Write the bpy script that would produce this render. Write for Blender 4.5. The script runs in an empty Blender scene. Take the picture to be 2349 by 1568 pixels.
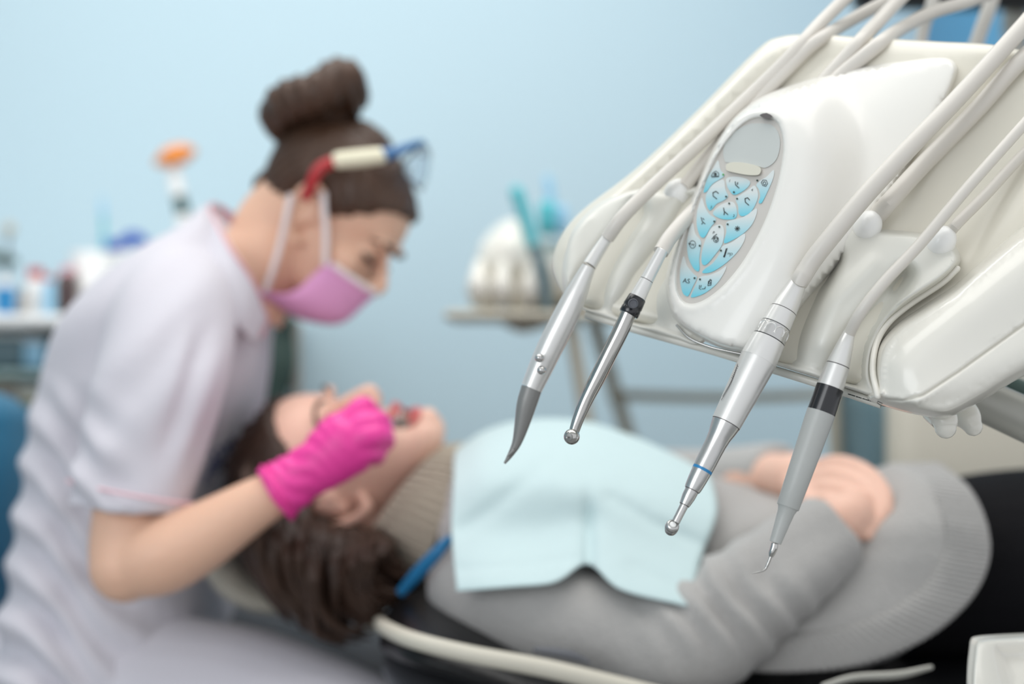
import bpy, math, random
import numpy as np
from mathutils import Vector, Matrix, geometry as mgeo
random.seed(4)
rng = np.random.RandomState(7)
SC = bpy.context.scene
COL = SC.collection
F, CX, CY, H = 3262.5, 1174.5, 784.0, 1.15     # focal length in pixels of the 2349x1568 frame, camera height

# ------------------------------------------------------------ camera, world, lights, exposure
cam = bpy.data.cameras.new('camera'); camo = bpy.data.objects.new('camera', cam); COL.objects.link(camo)
camo.location = (0, 0, H); camo.rotation_euler = (math.pi/2, 0, 0)
cam.sensor_width = 36.0; cam.lens = 50.0; cam.clip_start = 0.02
cam.dof.use_dof = True; cam.dof.focus_distance = 0.955; cam.dof.aperture_fstop = 2.3
SC.camera = camo
w = bpy.data.worlds.new('world'); SC.world = w; w.use_nodes = True
w.node_tree.nodes['Background'].inputs[0].default_value = (0.93, 0.96, 1.0, 1)
w.node_tree.nodes['Background'].inputs[1].default_value = 0.84
def area(name, loc, target, sx, sy, power, color):
    l = bpy.data.lights.new(name, 'AREA'); l.shape = 'RECTANGLE'; l.size = sx; l.size_y = sy
    l.energy = power; l.color = color
    o = bpy.data.objects.new(name, l); COL.objects.link(o); o.location = loc
    o.rotation_euler = (Vector(target)-Vector(loc)).to_track_quat('-Z', 'Y').to_euler()
    return o
area('ceiling_light', (0.2, 1.3, 2.66), (0.2, 1.5, 0), 2.2, 1.4, 22, (1.0, 0.975, 0.94))
area('window_light', (-1.6, -1.2, 1.9), (0.2, 1.6, 1.1), 1.6, 1.5, 22, (0.95, 0.98, 1.0))
area('wall_fill', (-0.55, 1.9, 2.6), (-0.6, 3.1, 1.1), 2.0, 0.5, 15, (1.0, 0.99, 0.97))  # unseen fill lamp, added to brighten the back wall
SC.view_settings.view_transform = 'Standard'; SC.view_settings.look = 'None'
SC.view_settings.gamma = 1.0; SC.view_settings.use_curve_mapping = False
SC.view_settings.exposure = 0.06

# ------------------------------------------------------------ helpers
def P(px, py, d): return Vector(((px-CX)/F*d, d, H+(CY-py)/F*d))
def lin(c): return tuple(((v/255+0.055)/1.055)**2.4 if v/255 > 0.04045 else v/255/12.92 for v in c)
MATS = {}
def mat(name, rgb, rough=0.5, metal=0.0, coat=0.0, bump=0.0, bscale=40, sss=0.0, trans=0.0, var=0.0, spec=0.5, stretch=None, sheen=0.0):
    if name in MATS: return MATS[name]
    m = bpy.data.materials.new(name); m.use_nodes = True; nt = m.node_tree; b = nt.nodes['Principled BSDF']
    c = lin(rgb); b.inputs['Base Color'].default_value = (*c, 1)
    b.inputs['Roughness'].default_value = rough; b.inputs['Metallic'].default_value = metal
    b.inputs['Coat Weight'].default_value = coat; b.inputs['Coat Roughness'].default_value = 0.08
    b.inputs['Transmission Weight'].default_value = trans; b.inputs['Specular IOR Level'].default_value = spec
    b.inputs['Sheen Weight'].default_value = sheen
    if sss: b.inputs['Subsurface Weight'].default_value = sss; b.inputs['Subsurface Radius'].default_value = (0.02, 0.007, 0.004); b.inputs['Subsurface Scale'].default_value = 0.5
    tc = nt.nodes.new('ShaderNodeTexCoord'); src = tc.outputs['Object']
    if stretch:
        mp = nt.nodes.new('ShaderNodeMapping'); mp.inputs['Scale'].default_value = stretch; nt.links.new(src, mp.inputs[0]); src = mp.outputs[0]
    nz = nt.nodes.new('ShaderNodeTexNoise'); nz.inputs['Scale'].default_value = bscale; nz.inputs['Detail'].default_value = 3
    nt.links.new(src, nz.inputs['Vector'])
    if var:
        mx = nt.nodes.new('ShaderNodeMix'); mx.data_type = 'RGBA'
        mx.inputs[6].default_value = (*[v*(1-var) for v in c], 1); mx.inputs[7].default_value = (*[min(1, v*(1+var)) for v in c], 1)
        nt.links.new(nz.outputs[0], mx.inputs[0]); nt.links.new(mx.outputs[2], b.inputs['Base Color'])
    if bump:
        bp = nt.nodes.new('ShaderNodeBump'); bp.inputs['Strength'].default_value = 1.0; bp.inputs['Distance'].default_value = bump
        nt.links.new(nz.outputs[0], bp.inputs['Height']); nt.links.new(bp.outputs[0], b.inputs['Normal'])
    MATS[name] = m; return m
M = dict(
    wall=mat('wall_paint', (188, 211, 221), 0.75, bump=0.0004, bscale=120, var=0.02),
    floor=mat('floor_vinyl', (150, 150, 148), 0.4, var=0.08, bscale=9),
    ceil=mat('ceiling_paint', (235, 235, 232), 0.9, var=0.01),
    plastic=mat('cream_plastic', (229, 226, 217), 0.26, coat=0.35, var=0.012, bscale=6),
    plastic2=mat('warm_grey_plastic', (221, 220, 212), 0.36, coat=0.15, var=0.012, bscale=8),
    podw=mat('pod_plastic', (236, 234, 228), 0.3, coat=0.22, var=0.01, bscale=6), warm=mat('housing_plastic', (222, 218, 205), 0.3, coat=0.25, var=0.012, bscale=6),
    white=mat('white_plastic', (240, 240, 238), 0.3, coat=0.3),
    face=mat('panel_film', (200, 196, 190), 0.42, coat=0.15, var=0.015, bscale=60),
    lcd=mat('display_glass', (196, 200, 197), 0.22, coat=0.6, var=0.03, bscale=30),
    barb=mat('ivory_button', (214, 211, 196), 0.35, coat=0.2),
    ink=mat('icon_ink', (52, 58, 58), 0.5), led=mat('led_dark', (52, 70, 62), 0.3), ledg=mat('led_green', (88, 165, 80), 0.3),
    hose=mat('hose_silicone', (212, 207, 199), 0.42, coat=0.1, var=0.03, bscale=25),
    hose2=mat('hose_mauve', (196, 188, 183), 0.45, coat=0.1, var=0.03, bscale=25),
    alu=mat('satin_aluminium', (226, 225, 222), 0.33, metal=0.55, spec=0.6, bump=0.00001, bscale=900),
    alud=mat('grey_nozzle', (138, 138, 136), 0.4, metal=0.3),
    steel=mat('polished_steel', (196, 194, 190), 0.14, metal=1.0),
    steel2=mat('brushed_steel', (205, 204, 202), 0.27, metal=0.9),
    black=mat('black_ring', (22, 23, 28), 0.22, coat=0.4), seam=mat('seam_line', (92, 88, 88), 0.6),
    seaml=mat('light_seam_line', (196, 190, 178), 0.6),
    greyh=mat('grey_handle', (176, 178, 175), 0.42, coat=0.1, bump=0.0001, bscale=200, var=0.02),
    bluer=mat('blue_ring', (40, 130, 185), 0.35), tube=mat('grey_arm_metal', (168, 167, 160), 0.4, metal=0.35),
    skin=mat('skin', (228, 184, 158), 0.5, sss=0.12, bump=0.0002, bscale=260, var=0.05),
    skinp=mat('skin_fair', (232, 188, 168), 0.5, sss=0.12, bump=0.0002, bscale=260, var=0.05),
    lips=mat('lips', (200, 96, 96), 0.35, sss=0.1), mouth=mat('mouth_dark', (95, 35, 35), 0.5),
    lash=mat('lash', (40, 30, 28), 0.7), eyew=mat('eye_white', (235, 232, 228), 0.2, coat=1.0),
    hair=mat('hair_brown', (74, 52, 39), 0.42, var=0.45, bscale=30, bump=0.002, stretch=(1, 9, 1), spec=0.4),
    hair2=mat('hair_dark_brown', (54, 34, 22), 0.55, var=0.4, bscale=30, bump=0.001, spec=0.5),
    cloth=mat('tunic_cotton', (207, 204, 212), 0.85, bump=0.0006, bscale=300, var=0.02, sheen=0.1),
    piping=mat('pink_piping', (236, 196, 204), 0.8), pink2=mat('collar_pink', (226, 170, 180), 0.8),
    emblem=mat('blue_thread', (100, 110, 150), 0.8), glove=mat('nitrile_pink', (238, 62, 158), 0.42, bump=0.0012, bscale=45, spec=0.5),
    maskm=mat('mask_pink', (230, 164, 210), 0.85, sheen=0.1), elastic=mat('elastic_white', (240, 232, 232), 0.8),
    red=mat('red_plastic', (178, 28, 34), 0.3, coat=0.4), cream=mat('cream_grip', (238, 232, 205), 0.4), blue=mat('blue_plastic', (38, 104, 160), 0.3, coat=0.4),
    bib=mat('bib_paper', (194, 214, 216), 0.9, bump=0.0008, bscale=60, var=0.015), bibtop=mat('bib_clip_blue', (20, 110, 160), 0.45),
    blk=mat('black_upholstery', (14, 15, 18), 0.38, bump=0.0004, bscale=160, spec=0.35), trous=mat('black_trousers', (12, 12, 16), 0.85, bump=0.0006, bscale=120, spec=0.2),
    shell=mat('cream_shell', (202, 197, 183), 0.45), dgrey=mat('dark_grey_cover', (92, 94, 100), 0.6, var=0.05),
    stool=mat('blue_leatherette', (34, 106, 140), 0.45, bump=0.0004, bscale=200),
    orange=mat('orange_shield', (240, 140, 30), 0.25, coat=0.5), dgreen=mat('dark_green', (60, 82, 76), 0.5),
    brown=mat('amber_bottle', (58, 28, 24), 0.15, coat=0.8), redcap=mat('red_cap', (190, 60, 62), 0.4), royal=mat('royal_blue', (42, 84, 178), 0.4),
    teal=mat('teal_plastic', (88, 190, 200), 0.4), sky=mat('light_blue_plastic', (150, 200, 228), 0.4), khaki=mat('beige_tube', (186, 180, 164), 0.5),
    navy=mat('slate_teal', (92, 118, 126), 0.5), ctop=mat('counter_white', (228, 230, 230), 0.35), glass=mat('shelf_glass', (168, 205, 205), 0.1, trans=0.6),
    bpanel=mat('blue_cabinet', (84, 150, 190), 0.5), taupe=mat('taupe', (150, 138, 128), 0.6),
)
def knit(name, rgb, freq, depth):
    m = mat(name, rgb, 0.95, bump=0.0015, bscale=230, var=0.10, sheen=0.3, spec=0.2); return m
M['knit'] = knit('grey_knit', (170, 168, 166), 400, 0.001)
M['knitc'] = knit('beige_knit', (176, 166, 150), 400, 0.001)
# key print: grey white running into cyan along the key's own length
km = bpy.data.materials.new('key_print'); km.use_nodes = True; nt = km.node_tree; kb = nt.nodes['Principled BSDF']
tc = nt.nodes.new('ShaderNodeTexCoord'); sp = nt.nodes.new('ShaderNodeSeparateXYZ'); rp = nt.nodes.new('ShaderNodeValToRGB')
nt.links.new(tc.outputs['Generated'], sp.inputs[0]); nt.links.new(sp.outputs[2], rp.inputs[0]); nt.links.new(rp.outputs[0], kb.inputs['Base Color'])
rp.color_ramp.elements[0].position = 0.05; rp.color_ramp.elements[0].color = (*lin((112, 200, 218)), 1)
rp.color_ramp.elements[1].position = 0.78; rp.color_ramp.elements[1].color = (*lin((214, 221, 220)), 1)
kb.inputs['Roughness'].default_value = 0.4; kb.inputs['Coat Weight'].default_value = 0.2
M['key'] = km

def frame_z(v, up=Vector((0, 0, 1))):
    v = v.normalized()
    if abs(v.dot(up)) > 0.98: up = Vector((0, 1, 0))
    a = up.cross(v).normalized(); return a, v.cross(a).normalized(), v
def cr(pts, n):
    """Catmull-Rom through vectors of any length, n samples a span"""
    A = np.array([list(p) for p in pts], float)
    if len(A) == 2: return [A[0]+(A[1]-A[0])*i/n for i in range(n+1)]
    E = np.vstack([2*A[0]-A[1], A, 2*A[-1]-A[-2]]); out = []
    for i in range(1, len(E)-2):
        p0, p1, p2, p3 = E[i-1], E[i], E[i+1], E[i+2]
        for k in range(n):
            t = k/n; out.append(0.5*((2*p1)+(-p0+p2)*t+(2*p0-5*p1+4*p2-p3)*t*t+(-p0+3*p1-3*p2+p3)*t**3))
    out.append(E[-2]); return out
def crc(pts, n):
    A = [np.array(p, float) for p in pts]; m = len(A); out = []
    for i in range(m):
        p0, p1, p2, p3 = A[i-1], A[i], A[(i+1) % m], A[(i+2) % m]
        for k in range(n):
            t = k/n; out.append(0.5*((2*p1)+(-p0+p2)*t+(2*p0-5*p1+4*p2-p3)*t*t+(-p0+3*p1-3*p2+p3)*t**3))
    return out
class MB:
    allsmooth = False
    def __init__(s): s.v = []; s.f = []
    def add(s, vs, fs):
        o = len(s.v); s.v += [Vector(x) for x in vs]; s.f += [tuple(i+o for i in f) for f in fs]; return s
    def rings(s, rings, caps=True, close=False):
        n = len(rings[0]); vs = [p for r in rings for p in r]; fs = []; m = len(rings)
        for i in range(m if close else m-1):
            j = (i+1) % m
            for k in range(n): fs.append((i*n+k, i*n+(k+1) % n, j*n+(k+1) % n, j*n+k))
        if caps and not close: fs.append(tuple(range(n))[::-1]); fs.append(tuple((m-1)*n+k for k in range(n)))
        return s.add(vs, fs)
    def sweep(s, pts, rad, seg=14, n=6, rnd=False, flat=None, caps=True, close=False):
        """tube through pts; rad a number or one per point; flat=(direction, factor) squashes it"""
        rad = [rad]*len(pts) if not hasattr(rad, '__len__') else list(rad)
        q = (crc if close else cr)([tuple(p)+(r,) for p, r in zip(pts, rad)], n)
        q = [(Vector(a[:3]), max(1e-5, a[3])) for a in q]
        T = []
        for i in range(len(q)):
            a = q[i-1][0] if (i > 0 or close) else q[i][0]; b = q[(i+1) % len(q)][0] if (i < len(q)-1 or close) else q[i][0]
            T.append((b-a).normalized())
        X = frame_z(T[0])[0]; rr = []
        def ring(c, r, X, t):
            Y = t.cross(X); o = []
            for k in range(seg):
                a = 2*math.pi*k/seg; v = X*math.cos(a)*r+Y*math.sin(a)*r
                if flat: fd = Vector(flat[0]).normalized(); v = v-fd*v.dot(fd)*(1-flat[1])
                o.append(c+v)
            return o
        for i, (c, r) in enumerate(q):
            t = T[i]; X = (X-t*X.dot(t)).normalized()
            if i == 0 and rnd and not close:
                for a in (80, 60, 35, 15): rr.append(ring(c-t*r*math.sin(math.radians(a)), r*math.cos(math.radians(a)), X, t))
            rr.append(ring(c, r, X, t))
            if i == len(q)-1 and rnd and not close:
                for a in (15, 35, 60, 80): rr.append(ring(c+t*r*math.sin(math.radians(a)), r*math.cos(math.radians(a)), X, t))
        return s.rings(rr, caps, close)
    def lathe(s, a, b, prof, seg=40):
        """profile of (distance from a in metres, radius) along a->b"""
        a = Vector(a); b = Vector(b); X, Y, Z = frame_z(b-a)
        return s.rings([[a+Z*t+(X*math.cos(2*math.pi*k/seg)+Y*math.sin(2*math.pi*k/seg))*max(r, 1e-5) for k in range(seg)] for t, r in prof])
    def ell(s, c, r, rot=None, nu=20, nv=12):
        c = Vector(c); R = rot or Matrix.Identity(3); rr = []
        for i in range(1, nv):
            th = math.pi*i/nv
            rr.append([c+R @ Vector((r[0]*math.sin(th)*math.cos(2*math.pi*k/nu), r[1]*math.sin(th)*math.sin(2*math.pi*k/nu), r[2]*math.cos(th))) for k in range(nu)])
        return s.rings(rr[::-1])
    def box(s, a, b, bev=0.0):
        (x0, y0, z0), (x1, y1, z1) = a, b
        if bev <= 0:
            return s.add([(x0, y0, z0), (x1, y0, z0), (x1, y1, z0), (x0, y1, z0), (x0, y0, z1), (x1, y0, z1), (x1, y1, z1), (x0, y1, z1)],
                         [(3, 2, 1, 0), (4, 5, 6, 7), (0, 1, 5, 4), (1, 2, 6, 5), (2, 3, 7, 6), (3, 0, 4, 7)])
        rr = []
        for z, k in ((z0, bev), (z0+bev*.3, bev*.3), (z0+bev, 0), (z1-bev, 0), (z1-bev*.3, bev*.3), (z1, bev)):
            o = []
            for (qx, qy, a0) in ((x1-bev, y1-bev, 0), (x0+bev, y1-bev, 90), (x0+bev, y0+bev, 180), (x1-bev, y0+bev, 270)):
                for q in (0, 30, 60, 90):
                    t = math.radians(a0+q); rad = max(bev-k, bev*.15); o.append((qx+rad*math.cos(t), qy+rad*math.sin(t), z))
            rr.append([Vector(p) for p in o])
        return s.rings(rr)
    def loftLR(s, secs, n=5, seg=36, pw=2.3):
        """sections (Lx,Ly, Rx,Ry, depth, halfdepth) in frame pixels"""
        q = cr(secs, n); rr = []
        for a in q:
            L = P(a[0], a[1], a[4]); R = P(a[2], a[3], a[4]); c = (L+R)/2; e = (R-L)/2; o = []
            for k in range(seg):
                t = 2*math.pi*k/seg; cc, ss = math.cos(t), math.sin(t)
                cc = math.copysign(abs(cc)**(2/pw), cc); ss = math.copysign(abs(ss)**(2/pw), ss)
                o.append(c+e*cc+Vector((0, a[5]*ss, 0)))
            rr.append(o)
        return s.rings(rr)
    def grid(s, rows, nu=8, nv=8):
        """smooth sheet through a grid of 3D control points"""
        R = [cr(r, nu) for r in rows]; m = len(R[0]); cols = [cr([R[j][i] for j in range(len(R))], nv) for i in range(m)]
        k = len(cols[0]); vs = [Vector(cols[i][j]) for j in range(k) for i in range(m)]
        return s.add(vs, [(j*m+i, j*m+i+1, (j+1)*m+i+1, (j+1)*m+i) for j in range(k-1) for i in range(m-1)])
    def xf(s, Mx): s.v = [Mx @ x for x in s.v]; return s
    def mesh(s, name):
        me = bpy.data.meshes.new(name); me.from_pydata([tuple(x) for x in s.v], [], s.f); me.validate(); me.update(); return me
    def build(s, name, m, parent=None, smooth=True, solid=0.0, sub=0, bevel=0.0, fix=False):
        return link(s.mesh(name), name, m, parent, 2 if s.allsmooth else smooth, solid, sub, bevel)
def link(me, name, m, parent=None, smooth=True, solid=0.0, sub=0, bevel=0.0):
    import bmesh
    bm = bmesh.new(); bm.from_mesh(me); bmesh.ops.recalc_face_normals(bm, faces=bm.faces); bm.to_mesh(me); bm.free()
    me.materials.clear(); me.materials.append(M[m] if isinstance(m, str) else m)
    if smooth:
        me.shade_smooth()
        if smooth != 2: me.set_sharp_from_angle(angle=math.radians(42))
    o = bpy.data.objects.new(name, me); COL.objects.link(o)
    if solid: md = o.modifiers.new('solid', 'SOLIDIFY'); md.thickness = solid; md.offset = 0
    if bevel: md = o.modifiers.new('bevel', 'BEVEL'); md.width = bevel; md.segments = 2
    if sub: md = o.modifiers.new('sub', 'SUBSURF'); md.levels = sub; md.render_levels = sub
    if parent is not None:
        o.parent = parent; o.matrix_parent_inverse = Matrix.Translation(parent.location).inverted()
    return o
def remesh(mb, name, voxel=0.004, smooth=6, disp=None):
    o = bpy.data.objects.new('tmp', mb.mesh('tmp')); COL.objects.link(o)
    md = o.modifiers.new('r', 'REMESH'); md.mode = 'VOXEL'; md.voxel_size = voxel; md.use_smooth_shade = True
    if smooth: s = o.modifiers.new('s', 'SMOOTH'); s.factor = 0.5; s.iterations = smooth
    dg = bpy.context.evaluated_depsgraph_get(); me = bpy.data.meshes.new_from_object(o.evaluated_get(dg))
    bpy.data.objects.remove(o); me.name = name
    if disp:
        n = len(me.vertices); co = np.empty(n*3); no = np.empty(n*3)
        me.vertices.foreach_get('co', co); me.vertices.foreach_get('normal', no)
        co = co.reshape(-1, 3); no = no.reshape(-1, 3); px = co[:, 0]/co[:, 1]*F+CX; py = CY-(co[:, 2]-H)/co[:, 1]*F
        d = disp(co, no, px, py); co = co+no*d[:, None] if d.ndim == 1 else co+d
        me.vertices.foreach_set('co', co.ravel()); me.update()
    return me
def thing(name, label, cat, loc, group=None):
    o = bpy.data.objects.new(name, None); COL.objects.link(o); o.location = loc; o.empty_display_size = 0.02
    return tag(o, label, cat, group)
def tag(o, label, cat, group=None):
    o['label'] = label; o['category'] = cat
    if group: o['group'] = group
    return o
def struct(o, label=None):
    o['kind'] = 'structure'
    if label: o['label'] = label
    return o
# --- planes and pillows
class Plane:
    def __init__(s, a, b, c):
        s.p = P(*a); s.n = (P(*b)-s.p).cross(P(*c)-s.p).normalized()
        if s.n.y > 0: s.n = -s.n
        s.X = (P(*b)-s.p).normalized(); s.Y = s.n.cross(s.X).normalized()
    def on(s, px, py, w=0.0):
        o = Vector((0, 0, H)); r = P(px, py, 1.0)-o; t = (s.p+s.n*w-o).dot(s.n)/r.dot(s.n); return o+r*t
    def depth(s, px, py): return s.on(px, py).y
def segd(pts, A):
    """distance and parameter of points to polyline A (numpy)"""
    A = np.array(A, float); best = np.full(len(pts), 1e9); par = np.zeros(len(pts)); L = np.r_[0, np.cumsum(np.hypot(*(A[1:]-A[:-1]).T))]
    for i in range(len(A)-1):
        a, b = A[i], A[i+1]; ab = b-a; t = np.clip(((pts-a) @ ab)/max(1e-9, ab @ ab), 0, 1); q = a+t[:, None]*ab
        d = np.hypot(*(pts-q).T); k = d < best; best[k] = d[k]; par[k] = (L[i]+t[k]*(L[i+1]-L[i]))/L[-1]
    return best, par
def inside(pts, A):
    x, y = pts[:, 0], pts[:, 1]; r = np.zeros(len(pts), bool); n = len(A)
    for i in range(n):
        x0, y0 = A[i]; x1, y1 = A[(i+1) % n]
        if y0 == y1: continue
        c = ((y0 > y) != (y1 > y)) & (x < (x1-x0)*(y-y0)/(y1-y0)+x0); r ^= c
    return r
def pillow(plane, outline, er, h, step=9, extra=None, back=0.02, inner=(), n=6, er_back=None, relax=6, lines=()):
    """rounded shell over a traced outline: er edge radius in px, h rise towards the viewer in m, back thickness behind the plane"""
    O = np.array(crc(outline, n)); Oc = np.vstack([O, O[:1]])
    nx = np.roll(O, -1, 0)-np.roll(O, 1, 0); nx = np.c_[nx[:, 1], -nx[:, 0]]/np.maximum(1e-9, np.hypot(*nx.T))[:, None]
    if inside(O[:1]+nx[:1]*0.5, O)[0] == False: nx = -nx
    pts = [O]; 
    for k in (0.04, 0.13, 0.28, 0.48, 0.72, 1.0):
        q = O+nx*er*k; q = q[inside(q, O)]; d, _ = segd(q, Oc); pts.append(q[d > er*k*0.96])
    for I, offs in inner:
        I = np.array(crc(I, n)); ni = np.roll(I, -1, 0)-np.roll(I, 1, 0); ni = np.c_[ni[:, 1], -ni[:, 0]]/np.maximum(1e-9, np.hypot(*ni.T))[:, None]
        if inside(I[:1]+ni[:1]*0.5, I)[0] == False: ni = -ni
        for of in offs: pts.append(I+ni*of)
    for Lp, offs in lines:
        L = np.array(cr(Lp, 14)); nl = np.gradient(L, axis=0); nl = np.c_[nl[:, 1], -nl[:, 0]]/np.maximum(1e-9, np.hypot(*nl.T))[:, None]
        for of in offs: q = L+nl*of; q = q[inside(q, O)]; d, _ = segd(q, Oc); pts.append(q[d > 2])
    x0, y0 = O.min(0); x1, y1 = O.max(0)
    gx, gy = np.meshgrid(np.arange(x0, x1, step), np.arange(y0, y1, step)); gx = gx+(np.arange(gx.shape[0]) % 2)[:, None]*step/2
    g = np.c_[gx.ravel(), gy.ravel()]; g = g[inside(g, O)]; d, _ = segd(g, Oc); g = g[d > er*1.04+step*0.3]
    allp = np.vstack(pts); 
    if len(g):
        keep = np.ones(len(g), bool)
        for I, offs in inner:
            I2 = np.array(crc(I, n)); dd, _ = segd(g, np.vstack([I2, I2[:1]])); keep &= dd > max(abs(o) for o in offs)+step*0.4
        for Lp, offs in lines: dd, _ = segd(g, cr(Lp, 14)); keep &= dd > max(offs)+step*.3
        allp = np.vstack([allp, g[keep]])
    no = len(O)
    res = mgeo.delaunay_2d_cdt([Vector(p) for p in allp], [(i, (i+1) % no) for i in range(no)], [], 1, 1e-4)
    V = np.array([list(v) for v in res[0]]); Fc = res[2]
    d, _ = segd(V, Oc); onb = d < 1e-3
    t = np.clip(d/er, 0, 1); hh = h*np.sqrt(np.clip(1-(1-t)**2, 0, 1)); hb = back*np.sqrt(np.clip(1-(1-np.clip(d/(er_back or er), 0, 1))**2, 0, 1))
    if extra is not None: hh = hh+extra(V)*(t*t*(3-2*t) if er > 15 else t)
    ed = np.array(res[1]); keepv = onb.copy()
    for I, offs in inner:
        I3 = np.array(crc(I, n)); dd, _ = segd(V, np.vstack([I3, I3[:1]])); keepv |= dd < max(abs(o) for o in offs)+1
    for Lp, offs in lines: dd, _ = segd(V, cr(Lp, 14)); keepv |= dd < max(offs)+1
    cnt = np.bincount(ed.ravel(), minlength=len(V)).astype(float)
    for _ in range(relax):
        sm = np.bincount(ed[:, 0], hh[ed[:, 1]], len(V))+np.bincount(ed[:, 1], hh[ed[:, 0]], len(V))
        nw = hh*.4+.6*sm/np.maximum(cnt, 1); hh = np.where(keepv | (t < 0.999), hh, nw)
    vs = []; org = Vector((0, 0, H))
    for i, (px, py) in enumerate(V):
        p = plane.on(px, py); r = (p-org).normalized(); vs.append(p-r*hh[i])
    nb = {}; k = len(vs)
    for i, (px, py) in enumerate(V):
        if onb[i]: nb[i] = i
        else:
            p = plane.on(px, py); nb[i] = len(vs); vs.append(p+Vector((0, 1, 0))*hb[i])
    mb = MB(); mb.add(vs, [tuple(f) for f in Fc]+[tuple(nb[i] for i in f)[::-1] for f in Fc]); mb.allsmooth = True; return mb
def groove(V, path, w0, w1, depth, p=2.0):
    d, t = segd(V, path); wd = w0+(w1-w0)*t; return -depth*np.exp(-(d/wd)**p)
def flatpoly(plane, pts, lift, thick, n=4, smooth=True):
    """flat raised piece on a plane: outline (px), top lift above plane, with thickness"""
    O = crc(pts, n) if smooth else [np.array(p) for p in pts]
    tri = mgeo.tessellate_polygon([[Vector((p[0], p[1], 0)) for p in O]]); m = len(O)
    vs = [plane.on(p[0], p[1], lift) for p in O]+[plane.on(p[0], p[1], lift-thick) for p in O]
    fs = [tuple(t) for t in tri]+[tuple(i+m for i in t)[::-1] for t in tri]+[(i, (i+1) % m, (i+1) % m+m, i+m) for i in range(m)]
    return MB().add(vs, fs)
def stroke(mb, plane, pts, wd, lift, closed=False):
    A = [np.array(p, float) for p in pts]; 
    if closed: A.append(A[0])
    for a, b in zip(A[:-1], A[1:]):
        t = (b-a)/max(1e-6, np.hypot(*(b-a))); nn = np.array([-t[1], t[0]])*wd/2; a2 = a-t*wd*.35; b2 = b+t*wd*.35
        vs = [plane.on(*(q), lift) for q in (a2-nn, b2-nn, b2+nn, a2+nn)]+[plane.on(*(q), lift-0.0002) for q in (a2-nn, b2-nn, b2+nn, a2+nn)]
        mb.add(vs, [(0, 1, 2, 3), (0, 1, 5, 4), (1, 2, 6, 5), (2, 3, 7, 6), (3, 0, 4, 7)])
    return mb
def text_on(mb, plane, s, px, py, ex, ey, lift):
    cu = bpy.data.curves.new('t', 'FONT'); cu.body = s; cu.resolution_u = 3; to = bpy.data.objects.new('t', cu); COL.objects.link(to)
    dg = bpy.context.evaluated_depsgraph_get(); me = bpy.data.meshes.new_from_object(to.evaluated_get(dg))
    vs = [plane.on(px+v.co.x*ex[0]+v.co.y*ey[0], py+v.co.x*ex[1]+v.co.y*ey[1], lift) for v in me.vertices]
    mb.add(vs, [tuple(p.vertices) for p in me.polygons]); bpy.data.objects.remove(to); return mb

# ============================================================ THE ROOM
YW = 3.15
struct(MB().box((-3.2, YW, 0), (3.2, YW+.1, 2.8)).build('wall_back', 'wall', smooth=False))
struct(MB().box((-3.3, -1.9, 0), (-3.2, YW+.1, 2.8)).build('wall_left', 'wall', smooth=False))
struct(MB().box((-3.3, -1.9, -.08), (3.2, YW+.1, 0)).build('floor', 'floor', smooth=False))
struct(MB().box((-3.3, -0.4, 2.8), (3.2, YW+.1, 2.88)).build('ceiling', 'ceil', smooth=False))

# ============================================================ DELIVERY UNIT (foreground)
U = Plane((1290, 640, 1.065), (2100, 900, 0.945), (1780, 90, 1.10))
unit = thing('dental_delivery_unit', 'large cream plastic dental delivery unit with oval keypad, holding four handpieces', 'dental unit', P(1800, 700, 1.05))
def housing_extra(V):
    e = np.zeros(len(V))
    d, t = segd(V, [(1310, 560), (1400, 450), (1560, 310), (1720, 170), (1820, 105)]); e += 0.007*np.exp(-(d/42)**2)
    e += groove(V, [(1500, 440), (1700, 250), (1880, 130)], 45, 60, 0.007)
    e += groove(V, [(2080, 640), (2200, 470), (2349, 280)], 70, 120, 0.012)
    d, t = segd(V, [(2120, 470), (2170, 330), (2175, 210)]); e += 0.002*np.exp(-(d/14)**2)
    return e
pillow(U, [(1290, 672), (1266, 610), (1284, 545), (1335, 482), (1460, 385), (1600, 252), (1735, 115), (1790, 84), (1870, 79), (2000, 87), (2150, 95), (2310, 108), (2500, 170), (2640, 380), (2600, 650),
           (2349, 800), (2230, 880), (2140, 925), (2040, 905), (1900, 868), (1700, 812), (1560, 764), (1400, 722), (1330, 702)],
       34, 0.012, 12, housing_extra, back=0.035, n=5).build('housing', 'warm', unit)
# left cradle bank
def left_extra(V):
    e = np.zeros(len(V))
    e += groove(V, [(1462, 478), (1425, 540), (1375, 620), (1330, 700)], 17, 40, 0.020, 3)
    e += groove(V, [(1590, 470), (1545, 560), (1480, 650), (1440, 760)], 26, 42, 0.020, 3)
    e += groove(V, [(1462, 482), (1445, 505)], 15, 13, 0.012, 4); e += groove(V, [(1400, 560), (1365, 640), (1345, 700)], 12, 24, .006)
    for path in ([(1475, 530), (1415, 600), (1385, 690)], [(1340, 500), (1310, 570), (1312, 650)]):
        d, t = segd(V, path); e += 0.004*np.exp(-(d/16)**2)
    d, t = segd(V, [(1330, 722), (1640, 802)]); e -= 0.014*np.exp(-(d/55)**2)
    return e
pillow(U, [(1296, 676), (1285, 620), (1300, 545), (1340, 490), (1400, 447), (1470, 428), (1530, 436), (1580, 424), (1640, 430), (1700, 520), (1680, 700), (1610, 788), (1548, 777), (1450, 748), (1350, 716), (1318, 695)],
       22, 0.022, 6, left_extra, back=0.01, n=10, relax=8).build('left_handpiece_holder', 'plastic2', unit)
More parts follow.
